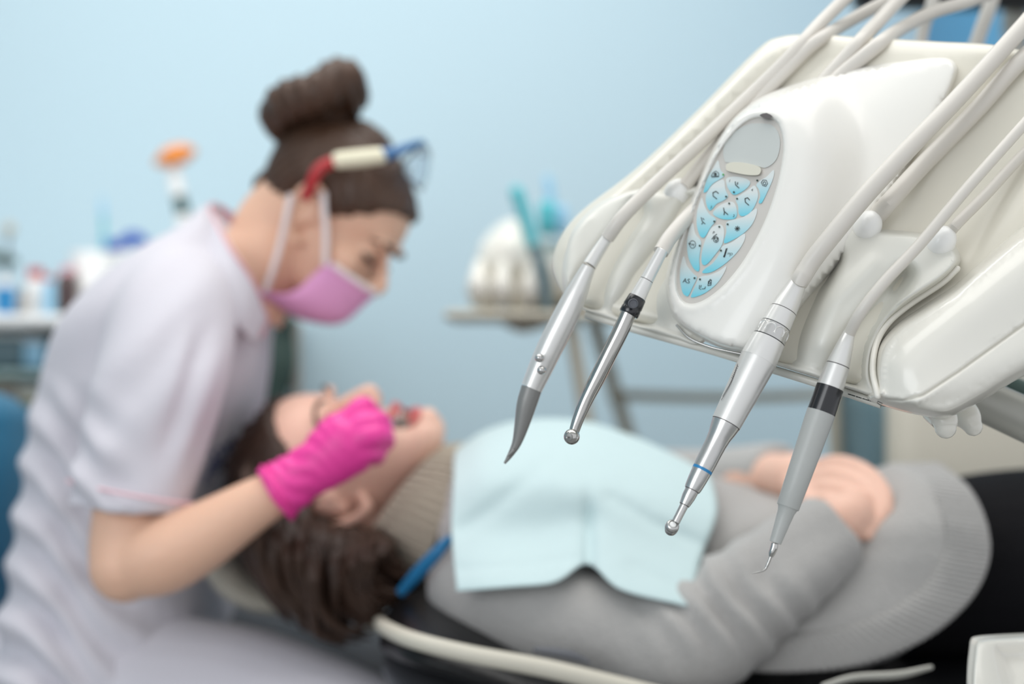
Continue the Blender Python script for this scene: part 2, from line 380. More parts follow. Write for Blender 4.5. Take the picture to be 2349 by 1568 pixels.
# control pod
KEYOUT = [(1757, 268), (1783, 278), (1796, 310), (1798, 352), (1786, 420), (1758, 505), (1714, 590), (1670, 648), (1630, 683), (1596, 699), (1570, 696), (1555, 678), (1549, 648), (1553, 600), (1574, 522), (1604, 440), (1640, 362), (1680, 305), (1720, 273)]
UK = Plane((1560, 640, 0.998), (1790, 330, 0.985), (1600, 440, 1.015))
kc = np.array(crc(KEYOUT, 6)); kcc = np.vstack([kc, kc[:1]])
ORG = Vector((0, 0, H))
def pod_extra(V):
    base = np.array([U.on(x, y).y for x, y in V]); kd = np.array([UK.on(x, y).y for x, y in V])
    d, _ = segd(V, kcc); ins = inside(V, kc)
    free = 0.024+0.016*np.clip(1-np.hypot((V[:, 0]-1760)/330, (V[:, 1]-560)/420), 0, 1)
    dd, t = segd(V, [(1640, 790), (1730, 640), (1850, 420), (2000, 260), (2180, 160)]); free += 0.010*np.exp(-(dd/90)**2)*(1-t*.7)
    target = base-kd; k = np.clip(1-(d-10)/190, 0, 1); k = k*k*(3-2*k); k[ins] = 1
    e = free*(1-k)+(target+0.002)*k-0.022
    e[ins] -= 0.0045*np.clip(d[ins]/5, 0, 1)
    e += np.where(~ins, 0.0015*np.exp(-((d-9)/9)**2), 0)
    return e
pod = pillow(U, [(1532, 705), (1524, 645), (1543, 565), (1586, 450), (1630, 345), (1680, 270), (1752, 218), (1860, 180), (1960, 155), (2080, 138), (2165, 131), (2196, 150), (2190, 190), (2150, 275), (2080, 390), (2010, 500),
            (1930, 600), (1850, 690), (1790, 770), (1740, 808), (1690, 806), (1640, 793), (1585, 765), (1550, 737)],
       11, 0.022, 6, pod_extra, back=0.01, inner=[(KEYOUT, (-14, -8, -3, 0, 1.5, 3, 5, 7))]).build('control_pod', 'podw', unit)
# panel film, display, bar, keys in the close-up's own scale
Z = lambda pts: [(1500+x/3.137, 230+y/3.137) for x, y in pts]
LF = -0.0015
face = flatpoly(UK, [tuple(np.array(p)+(np.array([1672, 480])-np.array(p))*0.004) for p in KEYOUT], LF, 0.001).build('panel_face', 'face', unit)
lcd = flatpoly(UK, Z([(760, 165), (840, 175), (890, 222), (908, 300), (895, 390), (862, 448), (800, 485), (740, 470), (640, 450), (540, 448), (512, 440), (500, 400), (502, 340), (540, 262), (620, 200), (690, 170)]), LF+.0006, 0.0006).build('display', 'lcd', unit)
bar_o = Z([(520, 462), (560, 446), (640, 448), (740, 470), (770, 492), (765, 522), (740, 538), (660, 535), (560, 515), (522, 500)])
flatpoly(UK, bar_o, LF+.0026, 0.0026).build('bar_button', 'barb', unit, bevel=0.0005)
KEYS = [
 [(462, 432), (480, 500), (508, 538), (470, 570), (420, 602), (385, 650), (362, 663), (360, 645), (385, 560), (430, 480)],
 [(522, 562), (580, 548), (660, 562), (693, 590), (670, 630), (620, 665), (575, 679), (545, 650), (525, 610)],
 [(862, 500), (858, 560), (820, 650), (782, 728), (765, 741), (754, 733), (765, 690), (755, 640), (737, 610), (760, 580), (810, 550)],
 [(503, 573), (515, 640), (533, 690), (500, 720), (450, 745), (420, 780), (397, 788), (376, 740), (376, 680), (410, 620), (460, 582)],
 [(722, 613), (745, 650), (748, 700), (720, 770), (680, 818), (632, 833), (610, 810), (606, 760), (588, 710), (620, 682), (680, 642)],
 [(550, 729), (583, 745), (598, 800), (588, 845), (540, 857), (480, 850), (427, 820), (440, 785), (490, 747)],
 [(348, 706), (370, 770), (400, 820), (438, 846), (443, 870), (410, 910), (375, 970), (355, 988), (330, 970), (309, 900), (311, 800), (335, 716)],
 [(740, 778), (735, 830), (700, 900), (640, 960), (560, 1008), (512, 1028), (504, 1010), (521, 950), (521, 882), (560, 861), (640, 840), (700, 800)],
 [(282, 885), (300, 960), (338, 1010), (336, 1060), (326, 1140), (328, 1210), (314, 1230), (280, 1200), (246, 1120), (239, 1010), (260, 910)],
 [(470, 893), (498, 910), (506, 960), (490, 1040), (440, 1110), (390, 1170), (360, 1185), (343, 1160), (346, 1090), (371, 1000), (411, 920)],
 [(655, 960), (650, 1010), (600, 1090), (520, 1168), (430, 1228), (370, 1243), (347, 1235), (372, 1207), (422, 1172), (472, 1102), (492, 1050), (560, 1021), (620, 976)],
 [(215, 1120), (240, 1190), (288, 1250), (310, 1275), (280, 1340), (250, 1403), (230, 1406), (206, 1380), (189, 1300), (191, 1200)],
 [(520, 1192), (505, 1240), (450, 1320), (370, 1384), (300, 1413), (272, 1416), (267, 1405), (300, 1330), (330, 1271), (400, 1256), (470, 1227)]]
keyobs = [flatpoly(UK, Z(k), LF+.0005, 0.0005).build('key', 'key', unit, smooth=False) for k in KEYS]
LI = LF+.0008
def icon(k, strokes=(), circles=(), texts=(), wd=1.9, fills=()):
    mb = MB()
    for s in strokes: stroke(mb, UK, Z(s), wd, LI)
    for (cx, cy, rx, ry) in circles: stroke(mb, UK, Z([(cx+rx*math.cos(a*math.pi/10), cy+ry*math.sin(a*math.pi/10)) for a in range(20)]), 1.1, LI, True)
    for (s, x, y, ex, ey) in texts: text_on(mb, UK, s, 1500+x/3.137, 230+y/3.137, (ex[0]/3.137, ex[1]/3.137), (ey[0]/3.137, ey[1]/3.137), LI)
    for fpoly in fills:
        mb.add([UK.on(*q, LI) for q in Z(fpoly)], [tuple(range(len(fpoly)))])
    mb.build('icon', 'ink', keyobs[k], smooth=False)
def small(s, x, y, h=26): return (s, x, y, (h*0.98, h*0.10), (h*0.28, -h*1.0))
icon(0, [[(412, 545), (425, 520), (445, 508), (465, 522), (466, 545), (412, 545)], [(416, 553), (466, 549)]], [(441, 532, 9, 10)], wd=1.1, fills=[[(434, 526), (444, 520), (450, 532), (442, 542)]])
icon(1, [[(585, 585), (588, 608), (612, 630)], [(603, 590), (600, 604)]], texts=[small('1', 536, 586)])
icon(2, [[(772, 590), (785, 572), (808, 574), (818, 598), (805, 618), (782, 612), (772, 590)]], [(795, 596, 10, 11)], wd=1.1)
icon(3, [[(425, 662), (426, 688), (452, 708)], [(428, 662), (446, 654), (464, 668)]], texts=[small('3', 403, 775)])
icon(4, [[(655, 706), (658, 732), (682, 753)], [(656, 706), (674, 700), (688, 716)]], texts=[small('4', 698, 652)])
icon(5, [[(501, 774), (505, 797), (532, 821)], [(508, 802), (504, 822)]], texts=[small('2', 566, 838)])
icon(6, [[(340, 842), (346, 868), (368, 888)], [(352, 848), (360, 858)], [(350, 880), (344, 890)]], wd=1.6)
icon(7, [[(600+18*math.cos(a), 922+18*math.sin(a)), (600-18*math.cos(a), 922-18*math.sin(a))] for a in (0.1, 0.9, 1.7, 2.5)], wd=1.5)
icon(8, [[(255, 1036), (250, 1026)], [(255, 1036), (266, 1030)]], [(278, 1036, 22, 27)], [small('M', 266, 1048, 28)], wd=1.3)
icon(9, [[(452, 962), (430, 978), (416, 998)], [(432, 990), (462, 990), (446, 1014), (432, 990)]], [(446, 1000, 18, 21)], [small('P', 420, 960, 28)], wd=1.4)
icon(10, [[(520, 1066), (503, 1122)], [(527, 1064), (510, 1120)]], [(505, 1122, 4, 5)], [small('H', 527, 1108, 24), small('2', 541, 1122, 16), small('O', 545, 1112, 24)], wd=1.5, fills=[[(512, 1088), (520, 1090), (508, 1128), (499, 1126)]])
icon(11, texts=[('AS', 205, 1310, (46, 6), (9, -46))])
icon(12, [[(392, 1300), (414, 1292), (410, 1328), (388, 1332), (392, 1300)], [(400, 1292), (408, 1286)], [(328, 1330), (325, 1352), (338, 1360)], [(340, 1330), (336, 1346)], [(346, 1355), (366, 1354), (370, 1340)]], [(400, 1312, 6, 8)], wd=1.2)
for i, (x, y) in enumerate([(498, 534), (743, 576), (575, 660), (519, 692), (598, 707), (541, 741), (434, 871), (530, 891), (470, 909), (329, 1045), (482, 1080), (292, 1278), (331, 1287)]):
    o = flatpoly(UK, Z([(x+7*math.cos(a*math.pi/4), y+7*math.sin(a*math.pi/4)) for a in range(8)]), LI+.0002, 0.0006, 2).build('indicator_lamp', 'ledg' if i == 0 else 'led', unit)
    if i == 0: o['label'] = 'green lit indicator lamp'
flatpoly(UK, [(1742, 264), (1758, 259), (1772, 267), (1758, 272)], 0.003, 0.004, 2).build('notch', 'seam', unit)
# right cradle bank
def right_extra(V):
    e = np.zeros(len(V))
    e += groove(V, [(1906, 588), (1862, 660), (1800, 780), (1765, 850)], 22, 50, 0.026, 3)
    e += groove(V, [(2076, 628), (2020, 700), (1968, 780), (1930, 890)], 20, 42, 0.025, 3)
    e += groove(V, [(1904, 594), (1884, 634)], 17, 13, 0.011, 4); e += groove(V, [(2074, 632), (2056, 664)], 15, 12, 0.010, 4)
    for path, a in (([(2010, 600), (1920, 690), (1882, 790)], 0.0045), ([(1850, 560), (1745, 640), (1712, 730)], 0.004), ([(2190, 610), (2080, 690), (2020, 760), (2005, 860)], 0.005)):
        d, t = segd(V, path); e += a*np.exp(-(d/15)**2)
    d, t = segd(V, [(1680, 822), (2010, 922)]); e -= 0.016*np.exp(-(d/62)**2)
    return e
pillow(U, [(1670, 745), (1672, 700), (1700, 640), (1760, 582), (1840, 532), (1895, 514), (1960, 510), (2030, 524), (2100, 532), (2160, 548), (2190, 562), (2204, 590), (2196, 615), (2160, 648), (2085, 698), (2035, 742),
           (2006, 800), (1999, 860), (2012, 910), (1960, 896), (1870, 866), (1780, 838), (1702, 814), (1680, 788)],
       20, 0.032, 5, right_extra, back=0.004, n=10, relax=8).build('right_handpiece_holder', 'plastic2', unit)
# hose collars
for (px, py, r, d) in ((1990, 519, 33, U.depth(1990, 519)-.028), (2159, 555, 34, U.depth(2159, 555)-.027), (1552, 444, 32, U.depth(1552, 444)-.011)):
    R = r/F*d; MB().ell(P(px, py, d), (R*.95, R*1.1, R*1.15), Matrix.Rotation(math.radians(30), 3, 'Y'), 28, 18).build('hose_collar', 'white', unit)
# right end cap, its lower half set off by a seam
SEAM = [(2004, 900), (2028, 916), (2070, 919), (2118, 905), (2200, 851), (2349, 744), (2560, 600), (2680, 520)]
def cap_extra(V):
    d, t = segd(V, [(2090, 820), (2210, 710), (2349, 610), (2600, 450)]); e = 0.022*np.exp(-(d/120)**2)
    d, t = segd(V, [(2130, 765), (2250, 668), (2349, 598), (2600, 440)]); e += 0.0018*np.exp(-(d/26)**2)
    d, t = segd(V, [(2120, 930), (2230, 870), (2349, 800), (2560, 650)]); e += 0.006*np.exp(-(d/40)**2)
    d, t = segd(V, SEAM); e -= 0.0030*np.exp(-(d/2.6)**2); return e
pillow(U, [(1990, 916), (1999, 885), (2001, 840), (2015, 788), (2055, 742), (2120, 698), (2185, 655), (2240, 606), (2300, 555), (2380, 490), (2490, 400), (2640, 330), (2700, 480), (2640, 660), (2520, 780), (2349, 862),
           (2250, 920), (2175, 957), (2110, 952), (2050, 938)],
       30, 0.034, 7, cap_extra, back=0.03, n=14, lines=[(SEAM, (-9, -5, -2.6, -1.2, 0, 1.2, 2.6, 5, 9))], relax=30).build('end_cap', 'plastic', unit)
trim = MB().sweep([P(x, y, U.depth(x, y)-0.004) for x, y in [(1345, 720), (1450, 753), (1550, 781), (1640, 806), (1760, 843), (1880, 880), (1965, 908), (2022, 927)]], 0.0029, 12).build('trim_strip', 'plastic2', unit)
MB().sweep([P(x, y, U.depth(x, y)-0.016) for x, y in [(1552, 745), (1580, 774), (1625, 794), (1670, 805), (1705, 812)]], 0.0009, 10).build('trim_strip', 'steel2', unit)
from mathutils.bvhtree import BVHTree
class OnMesh:
    def __init__(s, objs):
        v = []; f = []
        for o_ in objs: k0 = len(v); v += [x.co.copy() for x in o_.data.vertices]; f += [tuple(i+k0 for i in p.vertices) for p in o_.data.polygons]
        s.b = BVHTree.FromPolygons(v, f)
    def on(s, px, py, w=0.0):
        r = (P(px, py, 1)-ORG).normalized(); h = s.b.ray_cast(ORG, r); return (h[0] if h[0] is not None else U.on(px, py))-r*w
OM = OnMesh([o_ for o_ in bpy.data.objects if o_.parent == unit and o_.name.split('.')[0] in ('end_cap', 'trim_strip', 'housing')])
mb = MB()
for x, l in ((1946, 6), (1954, 7), (1964, 4), (1970, 6), (1979, 5), (1986, 7), (1996, 5)): y = 903+(x-1945)*.315; stroke(mb, OM, [(x, y), (x+l, y+l*.3)], 2.2, 0.0004)
stroke(mb, OM, [(2024, 925), (2014, 920), (2012, 923), (2018, 928), (2027, 931), (2032, 932)], 1.6, 0.0004)
mb.build('marking', 'ink', unit, smooth=False)
CP = [(2196, 616), (2160, 650), (2085, 700), (2037, 742), (2010, 790), (2002, 850), (2014, 908)]
OB = OnMesh([o_ for o_ in bpy.data.objects if o_.parent == unit and o_.name.split('.')[0] in ('end_cap', 'right_handpiece_holder')])
q_ = [(x, y) for x, y in cr(CP, 5)]; dd_ = np.array([min(OB.on(x+ox, y).y for ox in (-10, -5, 0, 5, 10)) for x, y in q_])
for _ in range(6): dd_[1:-1] = (dd_[:-2]+dd_[1:-1]*2+dd_[2:])/4
MB().sweep([P(x, y, d_+.0015) for (x, y), d_ in zip(q_, dd_)], .0021, 12, 1, rnd=True).build('holder_lip', 'plastic', unit)
# peg and pivot below
MB().sweep([P(2150, 940, .965), P(2166, 962, .955), P(2169, 981, .953)], [.0105, .0090, .0072], 20, rnd=True).build('locking_peg', 'plastic', unit)
MB().sweep([P(2190, 925, 1.0), P(2218, 955, .985), P(2232, 978, .98)], [.011, .0095, .0065], 20, rnd=True).build('pivot_lug', 'plastic', unit)
MB().lathe(P(2228, 905, 1.03), P(2480, 1020, 1.03), [(0, .012), (.001, .0148), (.004, .0155), (.2, .0185)], 40).build('support_arm', 'tube', unit)
MB().lathe(P(2300, 880, 1.09), P(2480, 960, 1.09), [(0, .004), (.001, .0088), (.2, .0098)], 30).build('upper_support_arm', 'dgreen', unit)

# ---- handpieces with their hoses
from mathutils.bvhtree import BVHTree
UT_ = {}
for o_ in [c for c in bpy.data.objects if c.parent == unit and c.type == 'MESH']:
    UT_.setdefault(o_.name.split('.')[0], []).append(o_)
def bvh(names):
    v = []; f = []
    for nme in names:
        for o_ in UT_[nme]: k0 = len(v); v += [x.co.copy() for x in o_.data.vertices]; f += [tuple(i+k0 for i in p.vertices) for p in o_.data.polygons]
    return BVHTree.FromPolygons(v, f)
BV_ALL = bvh(['housing', 'left_handpiece_holder', 'control_pod', 'right_handpiece_holder', 'end_cap']); BV_H = bvh(['housing'])
def hose(pts, r, m, parent, name='hose', bv=None):
    """lays the hose on the unit: pushes it clear of the shells it passes over"""
    if bv is False: MB().sweep([P(*p) for p in pts], r, 16, 8).build(name, m, parent); return
    q = np.array(cr(pts, 8)); rr = r if not hasattr(r, '__len__') else max(r); d = q[:, 2].copy(); lim = np.full(len(q), 1e9)
    for i, (px, py, dd) in enumerate(q):
        for ox in (-12, 0, 12):
            ray = (P(px+ox, py, 1)-ORG).normalized(); h = (bv or BV_ALL).ray_cast(ORG, ray)
            if h[0] is not None: lim[i] = min(lim[i], h[0].y-rr*1.02)
    for _ in range(12):
        d = np.minimum(d, lim); d2 = d.copy(); d2[1:-1] = (d[:-2]+d[1:-1]*2+d[2:])/4; d = d2; d[0] = pts[0][2]
    if bv is None: d[-7:] += np.linspace(0, .020, 7)
    MB().sweep([P(a_[0], a_[1], b_) for a_, b_ in zip(q, d)], rr, 16, 1).build(name, m, parent); return
    MB().sweep([P(*p) for p in pts], r, 16, 8).build(name, m, parent)
def prof_px(Zs, pts, d0, d1, ox, oy):
    """profile in close-up pixels -> (a, b, [(t,r)])"""
    q = [(ox+x/Zs, oy+y/Zs, hw/Zs) for x, y, hw in pts]; L = [math.hypot(a[0]-q[0][0], a[1]-q[0][1]) for a in q]
    a = P(q[0][0], q[0][1], d0); b = P(q[-1][0], q[-1][1], d1); T = (b-a).length; dm = (d0+d1)/2
    return a, b, [(l/L[-1]*T, p[2]/F*dm) for l, p in zip(L, q)]
def lathe_part(name, m, par, S, pts, lo, hi, seg=48):
    a, b, pr = S; sub = [p for p in pr if lo-1e-6 <= p[0] <= hi+1e-6]; return MB().lathe(a, b, sub, seg).build(name, m, par)
def smooth_prof(pr, step=.0015):
    out = []; 
    for (t0, r0), (t1, r1) in zip(pr[:-1], pr[1:]):
        n = max(1, int((t1-t0)/step))
        for k in range(n): out.append((t0+(t1-t0)*k/n, r0+(r1-r0)*k/n))
    return out+[pr[-1]]
def along(ax, spec, parent):
    """ax=(x0,y0,x1,y1,d0,d1) in frame px ; spec=[(name, mat, [(s px, hw px)...])]"""
    x0, y0, x1, y1, d0, d1 = ax; a = P(x0, y0, d0); b = P(x1, y1, d1); Lp = math.hypot(x1-x0, y1-y0); T = (b-a).length; dm = (d0+d1)/2; res = []
    for nm, m, pts in spec:
        q = [(s/Lp*T, hw/F*dm) for s, hw in pts]
        o = MB().lathe(a, b, [(q[0][0], q[0][1]*.6)]+q+[(q[-1][0], q[-1][1]*.6)], 48).build(nm, m, parent); res.append(o)
    return a, b, T/Lp
# 1 micromotor with contra-angle
mt = thing('contra_angle_handpiece', 'silver motor with contra-angle head and thin blue ring, third handpiece from the left', 'dental handpiece', P(1700, 900, .95), 'handpieces hanging from the delivery unit')
z5 = 1/2.147
a, b, k = along((1480+757*z5, 600+92*z5, 1480+150*z5, 600+1282*z5, 0.956, 0.928), [
    ('coupling', 'alu', [(0, 38*z5), (3*z5, 42*z5), (60*z5, 52*z5), (120*z5, 62*z5), (168*z5, 67*z5)]),
    ('seam_ring', 'seam', [(168*z5, 66*z5), (172*z5, 66*z5)]),
    ('collar', 'alu', [(172*z5, 68*z5), (254*z5, 75*z5)]),
    ('seam_ring', 'black', [(253*z5, 74*z5), (258*z5, 74*z5)]),
    ('dimpled_ring', 'steel2', [(258*z5, 76*z5), (330*z5, 83*z5)]),
    ('seam_ring', 'black', [(329*z5, 82*z5), (335*z5, 82*z5)]),
    ('motor_sleeve', 'alu', [(335*z5, 84*z5), (380*z5, 88*z5), (446*z5, 93*z5), (450*z5, 93*z5)]),
    ('motor_body', 'alu', [(450*z5, 92*z5), (500*z5, 90*z5), (560*z5, 87*z5), (620*z5, 84*z5), (700*z5, 79*z5), (798*z5, 74*z5)]),
    ('seam_ring', 'seam', [(797*z5, 73*z5), (802*z5, 72*z5)]),
    ('contra_angle_neck', 'steel2', [(802*z5, 72*z5), (830*z5, 67*z5), (870*z5, 58*z5), (910*z5, 53.5*z5), (960*z5, 52*z5), (1010*z5, 51.5*z5), (1046*z5, 50*z5)]),
    ('blue_ring', 'bluer', [(1046*z5, 50.3*z5), (1060*z5, 49.6*z5)]),
    ('contra_angle_sleeve', 'steel2', [(1060*z5, 49*z5), (1110*z5, 46*z5), (1150*z5, 42*z5), (1162*z5, 39*z5)]),
    ('seam_ring', 'seam', [(1161*z5, 36*z5), (1165*z5, 36*z5)]),
    ('contra_angle_shank', 'steel2', [(1162*z5, 34*z5), (1200*z5, 33*z5), (1242*z5, 26*z5)]),
    ('seam_ring', 'seam', [(1241*z5, 24.5*z5), (1245*z5, 24.5*z5)]),
    ('contra_angle_stem', 'steel2', [(1242*z5, 21*z5), (1300*z5, 20*z5), (1336*z5, 20*z5)])], mt)
X, Y, Zx = frame_z(b-a)
def ring_pt(s, hw, ang):   # point on the motor's surface, angle from the side facing the camera
    c = a+(b-a).normalized()*(s*k); v = Vector((0, -1, 0)); v = (v-Zx*v.dot(Zx)).normalized(); u = Zx.cross(v); r = hw/F*.945
    return c+(v*math.cos(ang)+u*math.sin(ang))*r, (v*math.cos(ang)+u*math.sin(ang))
for i in range(10):
    p, nn = ring_pt(294*z5, 79*z5, math.radians(-14+36*i))
    XX, YY, ZZ = frame_z(nn); MB().lathe(p-nn*.0016, p+nn*.0004, [(0, .0036), (.0014, .0038), (.00155, .0036), (.0011, .0028), (.0009, .0015), (.0008, 0)], 20).build('dimple', 'alu', mt)
HR = 15.6/F*.928; hd = Vector((0.10, -.80, .60)).normalized(); hc = P(1541.5, 1208, .929)
MB().lathe(hc-hd*.0072, hc+hd*.012, [(0, HR*.25), (.0008, HR*.6), (.0024, HR*.88), (.0046, HR*1.0), (.0066, HR*1.03), (.0068, HR*.99), (.0074, HR*.99), (.0076, HR*1.02), (.0092, HR*.99), (.0104, HR*.86), (.0108, HR*.66), (.0100, HR*.60), (.0100, 0)], 44).build('contra_angle_head', 'steel2', mt)
MB().lathe(hc+hd*.0026, hc+hd*.02, [(0, HR*.50), (.0007, HR*.50), (.0012, HR*.44), (.00135, HR*.3), (.0014, 0)], 30).build('push_button', 'white', mt)
# flowing mark on the motor body
mk = MB()
for ang0, s0 in ((-1.28, 520), (-1.22, 540)):
    pts = [ring_pt((s0+i*22)*z5, (88.5-(i*22)*.045)*z5+.6, -ang0-0.16*math.sin(i/8*math.pi))[0] for i in range(9)]; mk.sweep(pts, .00016, 6, 2)
for i in range(8): 
    p = ring_pt((530+i*9)*z5, 89*z5, 1.2)[0]; q = ring_pt((534+i*9)*z5, 89*z5, 1.12)[0]; mk.sweep([p, q], .0002, 5, 1)
mk.build('engraved_mark', 'seam', mt)
hose([(1834, 645, .956), (1862, 600, .952), (1905, 545, .95), (1990, 443, .953), (2100, 325, .965), (2200, 222, .985), (2349, 58, 1.02), (2480, -90, 1.05), (2620, -170, 1.1), (2640, -60, 1.12), (2500, 10, 1.1), (2349, 132, 1.06), (2240, 252, 1.03), (2120, 375, 1.0), (2050, 452, .978), (1995, 514, .97)], .0063, 'hose', mt)
# 2 ultrasonic scaler
sc = thing('ultrasonic_scaler', 'grey scaler with a black band and fine hooked steel tip, rightmost handpiece', 'dental handpiece', P(1860, 1000, .93), 'handpieces hanging from the delivery unit')
a2, b2, k2 = along((1480+1008*z5, 600+342*z5, 1480+640*z5, 600+1385*z5, 0.936, 0.922), [
    ('coupling', 'alu', [(0, 25*z5), (4*z5, 28*z5), (80*z5, 42*z5), (178*z5, 58*z5)]),
    ('seam_ring', 'seam', [(178*z5, 57*z5), (183*z5, 57*z5)]),
    ('collar', 'alu', [(183*z5, 59*z5), (296*z5, 67*z5)]),
    ('black_band', 'black', [(296*z5, 68*z5), (428*z5, 70*z5)]),
    ('grip', 'greyh', [(428*z5, 71*z5), (500*z5, 69*z5), (700*z5, 63*z5), (918*z5, 56*z5), (922*z5, 54*z5)]),
    ('nose_cone', 'greyh', [(922*z5, 50*z5), (945*z5, 42*z5), (1000*z5, 37*z5), (1104*z5, 29*z5)]),
    ], sc)
MB().sweep([P(1480+638*z5, 600+1386*z5, .922), P(1480+633*z5, 600+1410*z5, .922), P(1480+625*z5, 600+1432*z5, .922), P(1480+619*z5, 600+1452*z5, .922)], [.0022, .0024, .0022, .0014], 16).build('tip_nut', 'steel', sc)
MB().sweep([P(1480+619*z5, 600+1450*z5, .922), P(1480+603*z5, 600+1490*z5, .922), P(1480+588*z5, 600+1515*z5, .922), P(1480+560*z5, 600+1527*z5, .920), P(1480+524*z5, 600+1535*z5, .918)], [.001, .0009, .0008, .0006, .0002], 10).build('scaler_tip', 'steel', sc)
hose([(1947, 768, .936), (1975, 715, .925), (2030, 645, .925), (2110, 560, .932), (2220, 430, .94), (2349, 285, .96), (2480, 140, .98), (2620, 60, 1.0), (2660, 120, 1.02), (2500, 205, 1.0), (2349, 352, .985), (2260, 448, .97), (2200, 508, .957), (2165, 549, .948)], .0038, 'hose', sc)
# 3 turbine
tu = thing('turbine_handpiece', 'polished steel turbine with black coupling ring, second handpiece from the left', 'dental handpiece', P(1400, 850, 1.0), 'handpieces hanging from the delivery unit')
z4 = 1/2.614
a3, b3, k3 = along((1100+1098*z4, 500+190*z4, 1100+885*z4, 500+592*z4, 0.99, 0.985), [
    ('coupling', 'alu', [(0, 32*z4), (3*z4, 35*z4), (205*z4, 41*z4)]),
    ('seam_ring', 'seam', [(205*z4, 40*z4), (209*z4, 40*z4)]),
    ('collar', 'alu', [(209*z4, 42*z4), (322*z4, 50*z4)]),
    ('black_ring', 'black', [(322*z4, 52*z4), (326*z4, 55*z4), (385*z4, 60*z4), (395*z4, 57*z4), (402*z4, 60*z4), (432*z4, 61*z4), (440*z4, 56*z4)])], tu)
p = P(1100+922*z4, 500+512*z4, .985-.0165); MB().lathe(p+Vector((0, .003, 0)), p-Vector((0, .002, 0)), [(0, .0034), (.0030, .0034), (.0034, .003), (.0026, .0024), (.0022, 0)], 20).build('dimple', 'dgrey', tu)
S4 = lambda x, y, d: P(1100+x*z4, 500+y*z4, d)
c4 = z4/F*.98
MB().sweep([S4(893, 572, .985), S4(845, 680, .985), S4(775, 820, .984), S4(705, 960, .984), S4(640, 1090, .984), S4(592, 1205, .983), S4(566, 1282, .983)], [48*c4, 49*c4, 48*c4, 47*c4, 42*c4, 35*c4, 31*c4], 40).build('turbine_shaft', 'steel', tu)
hc = S4(553, 1310, .98); hd = Vector((-.45, -1, .0)).normalized(); R = 48*c4
MB().ell(hc, (R, R, R), None, 32, 20).build('turbine_head', 'steel', tu)
MB().lathe(hc+hd*R*.86, hc+hd*R*2, [(0, R*.5), (R*.10, R*.48), (R*.16, R*.34), (R*.16, R*.12), (R*.3, R*.1)], 24).build('chuck', 'alud', tu)
MB().sweep([hc+hd*R*.9, hc+hd*R*1.7], [.0007, .0006], 8).build('bur', 'steel', tu)
hose([(1516, 578, .992), (1540, 540, 1.0), (1590, 485, 1.02), (1660, 420, 1.05), (1780, 300, 1.08), (1915, 158, 1.10), (1990, 76, 1.11), (2070, -8, 1.13), (2180, -110, 1.16), (2330, -130, 1.2), (2330, -50, 1.2), (2230, 0, 1.18), (2140, 28, 1.16), (2060, 70, 1.14), (1980, 130, 1.12), (1900, 200, 1.12), (1760, 360, 1.12)], .0056, 'hose', tu, bv=BV_H)
# 4 air water syringe
sy = thing('air_water_syringe', 'pale silver air-water syringe with two round buttons and dark nozzle, leftmost handpiece', 'dental handpiece', P(1260, 800, 1.03), 'handpieces hanging from the delivery unit')
dS = 1.02
c4 = z4/F*dS
MB().sweep([S4(775, 105, dS+.005), S4(715, 195, dS+.003), S4(658, 286, dS)], [34*c4, 39*c4, 43*c4], 32).build('coupling', 'alu', sy)
MB().sweep([S4(660, 284, dS), S4(655, 291, dS)], [42*c4, 42*c4], 32, 1).build('seam_ring', 'seaml', sy)
MB().sweep([S4(655, 290, dS), S4(615, 375, dS), S4(570, 475, dS), S4(510, 600, dS), S4(440, 740, dS), S4(370, 890, dS), S4(313, 1018, dS)], [43*c4, 55*c4, 70*c4, 77*c4, 78*c4, 73*c4, 64*c4], 40).build('syringe_body', 'alu', sy)
MB().sweep([S4(313, 1018, dS), S4(283, 1115, dS), S4(256, 1230, dS), S4(224, 1345, dS), S4(184, 1420, dS), S4(150, 1470, dS)], [63*c4, 60*c4, 46*c4, 29*c4, 17*c4, 7*c4], 32).build('nozzle_sleeve', 'alud', sy)
MB().sweep([S4(200, 1395, dS-.004), S4(172, 1422, dS-.004)], [12*c4, 7*c4], 16, rnd=True).build('nozzle_nib', 'alud', sy)
for (x, y) in ((356, 838), (369, 912)):
    q = S4(x, y, dS-.0235); R = 27*c4; MB().lathe(q+Vector((0.001, .010, 0)), q+Vector((-.001, -.01, 0)), [(0, R*.9), (.004, R), (.0075, R*.96), (.0095, R*.8), (.0108, R*.5), (.0113, 0)], 28).build('button', 'steel2', sy)
hose([(1393, 545, 1.024), (1430, 495, 1.02), (1500, 425, 1.035), (1600, 333, 1.05), (1700, 238, 1.065), (1800, 142, 1.085), (1875, 60, 1.10), (1945, -10, 1.12), (2060, -130, 1.15), (2200, -150, 1.2), (2180, -70, 1.18), (2050, -5, 1.16), (1960, 42, 1.14), (1870, 98, 1.12), (1806, 158, 1.11), (1742, 226, 1.10), (1675, 300, 1.09), (1612, 376, 1.07), (1568, 430, 1.05)], .0052, 'hose', sy, bv=BV_H)
# supply hoses hanging behind the unit
so = thing('supply_hose', 'pale hose dropping behind the unit, left one below the black monitor', 'hose', P(2100, 200, 1.4), 'supply hoses behind the delivery unit')
hose([(2150, -60, 1.32), (2138, 10, 1.32), (2120, 60, 1.33), (2108, 130, 1.34), (2095, 260, 1.36), (2100, 400, 1.36)], .0058, 'hose', so, 'tubing', bv=False)
so = thing('supply_hose', 'pale hose dropping behind the unit, right one below the black monitor', 'hose', P(2230, 200, 1.4), 'supply hoses behind the delivery unit')
hose([(2290, -60, 1.32), (2272, 10, 1.32), (2245, 85, 1.33), (2225, 160, 1.34), (2210, 400, 1.36)], .0066, 'hose', so, 'tubing', bv=False)

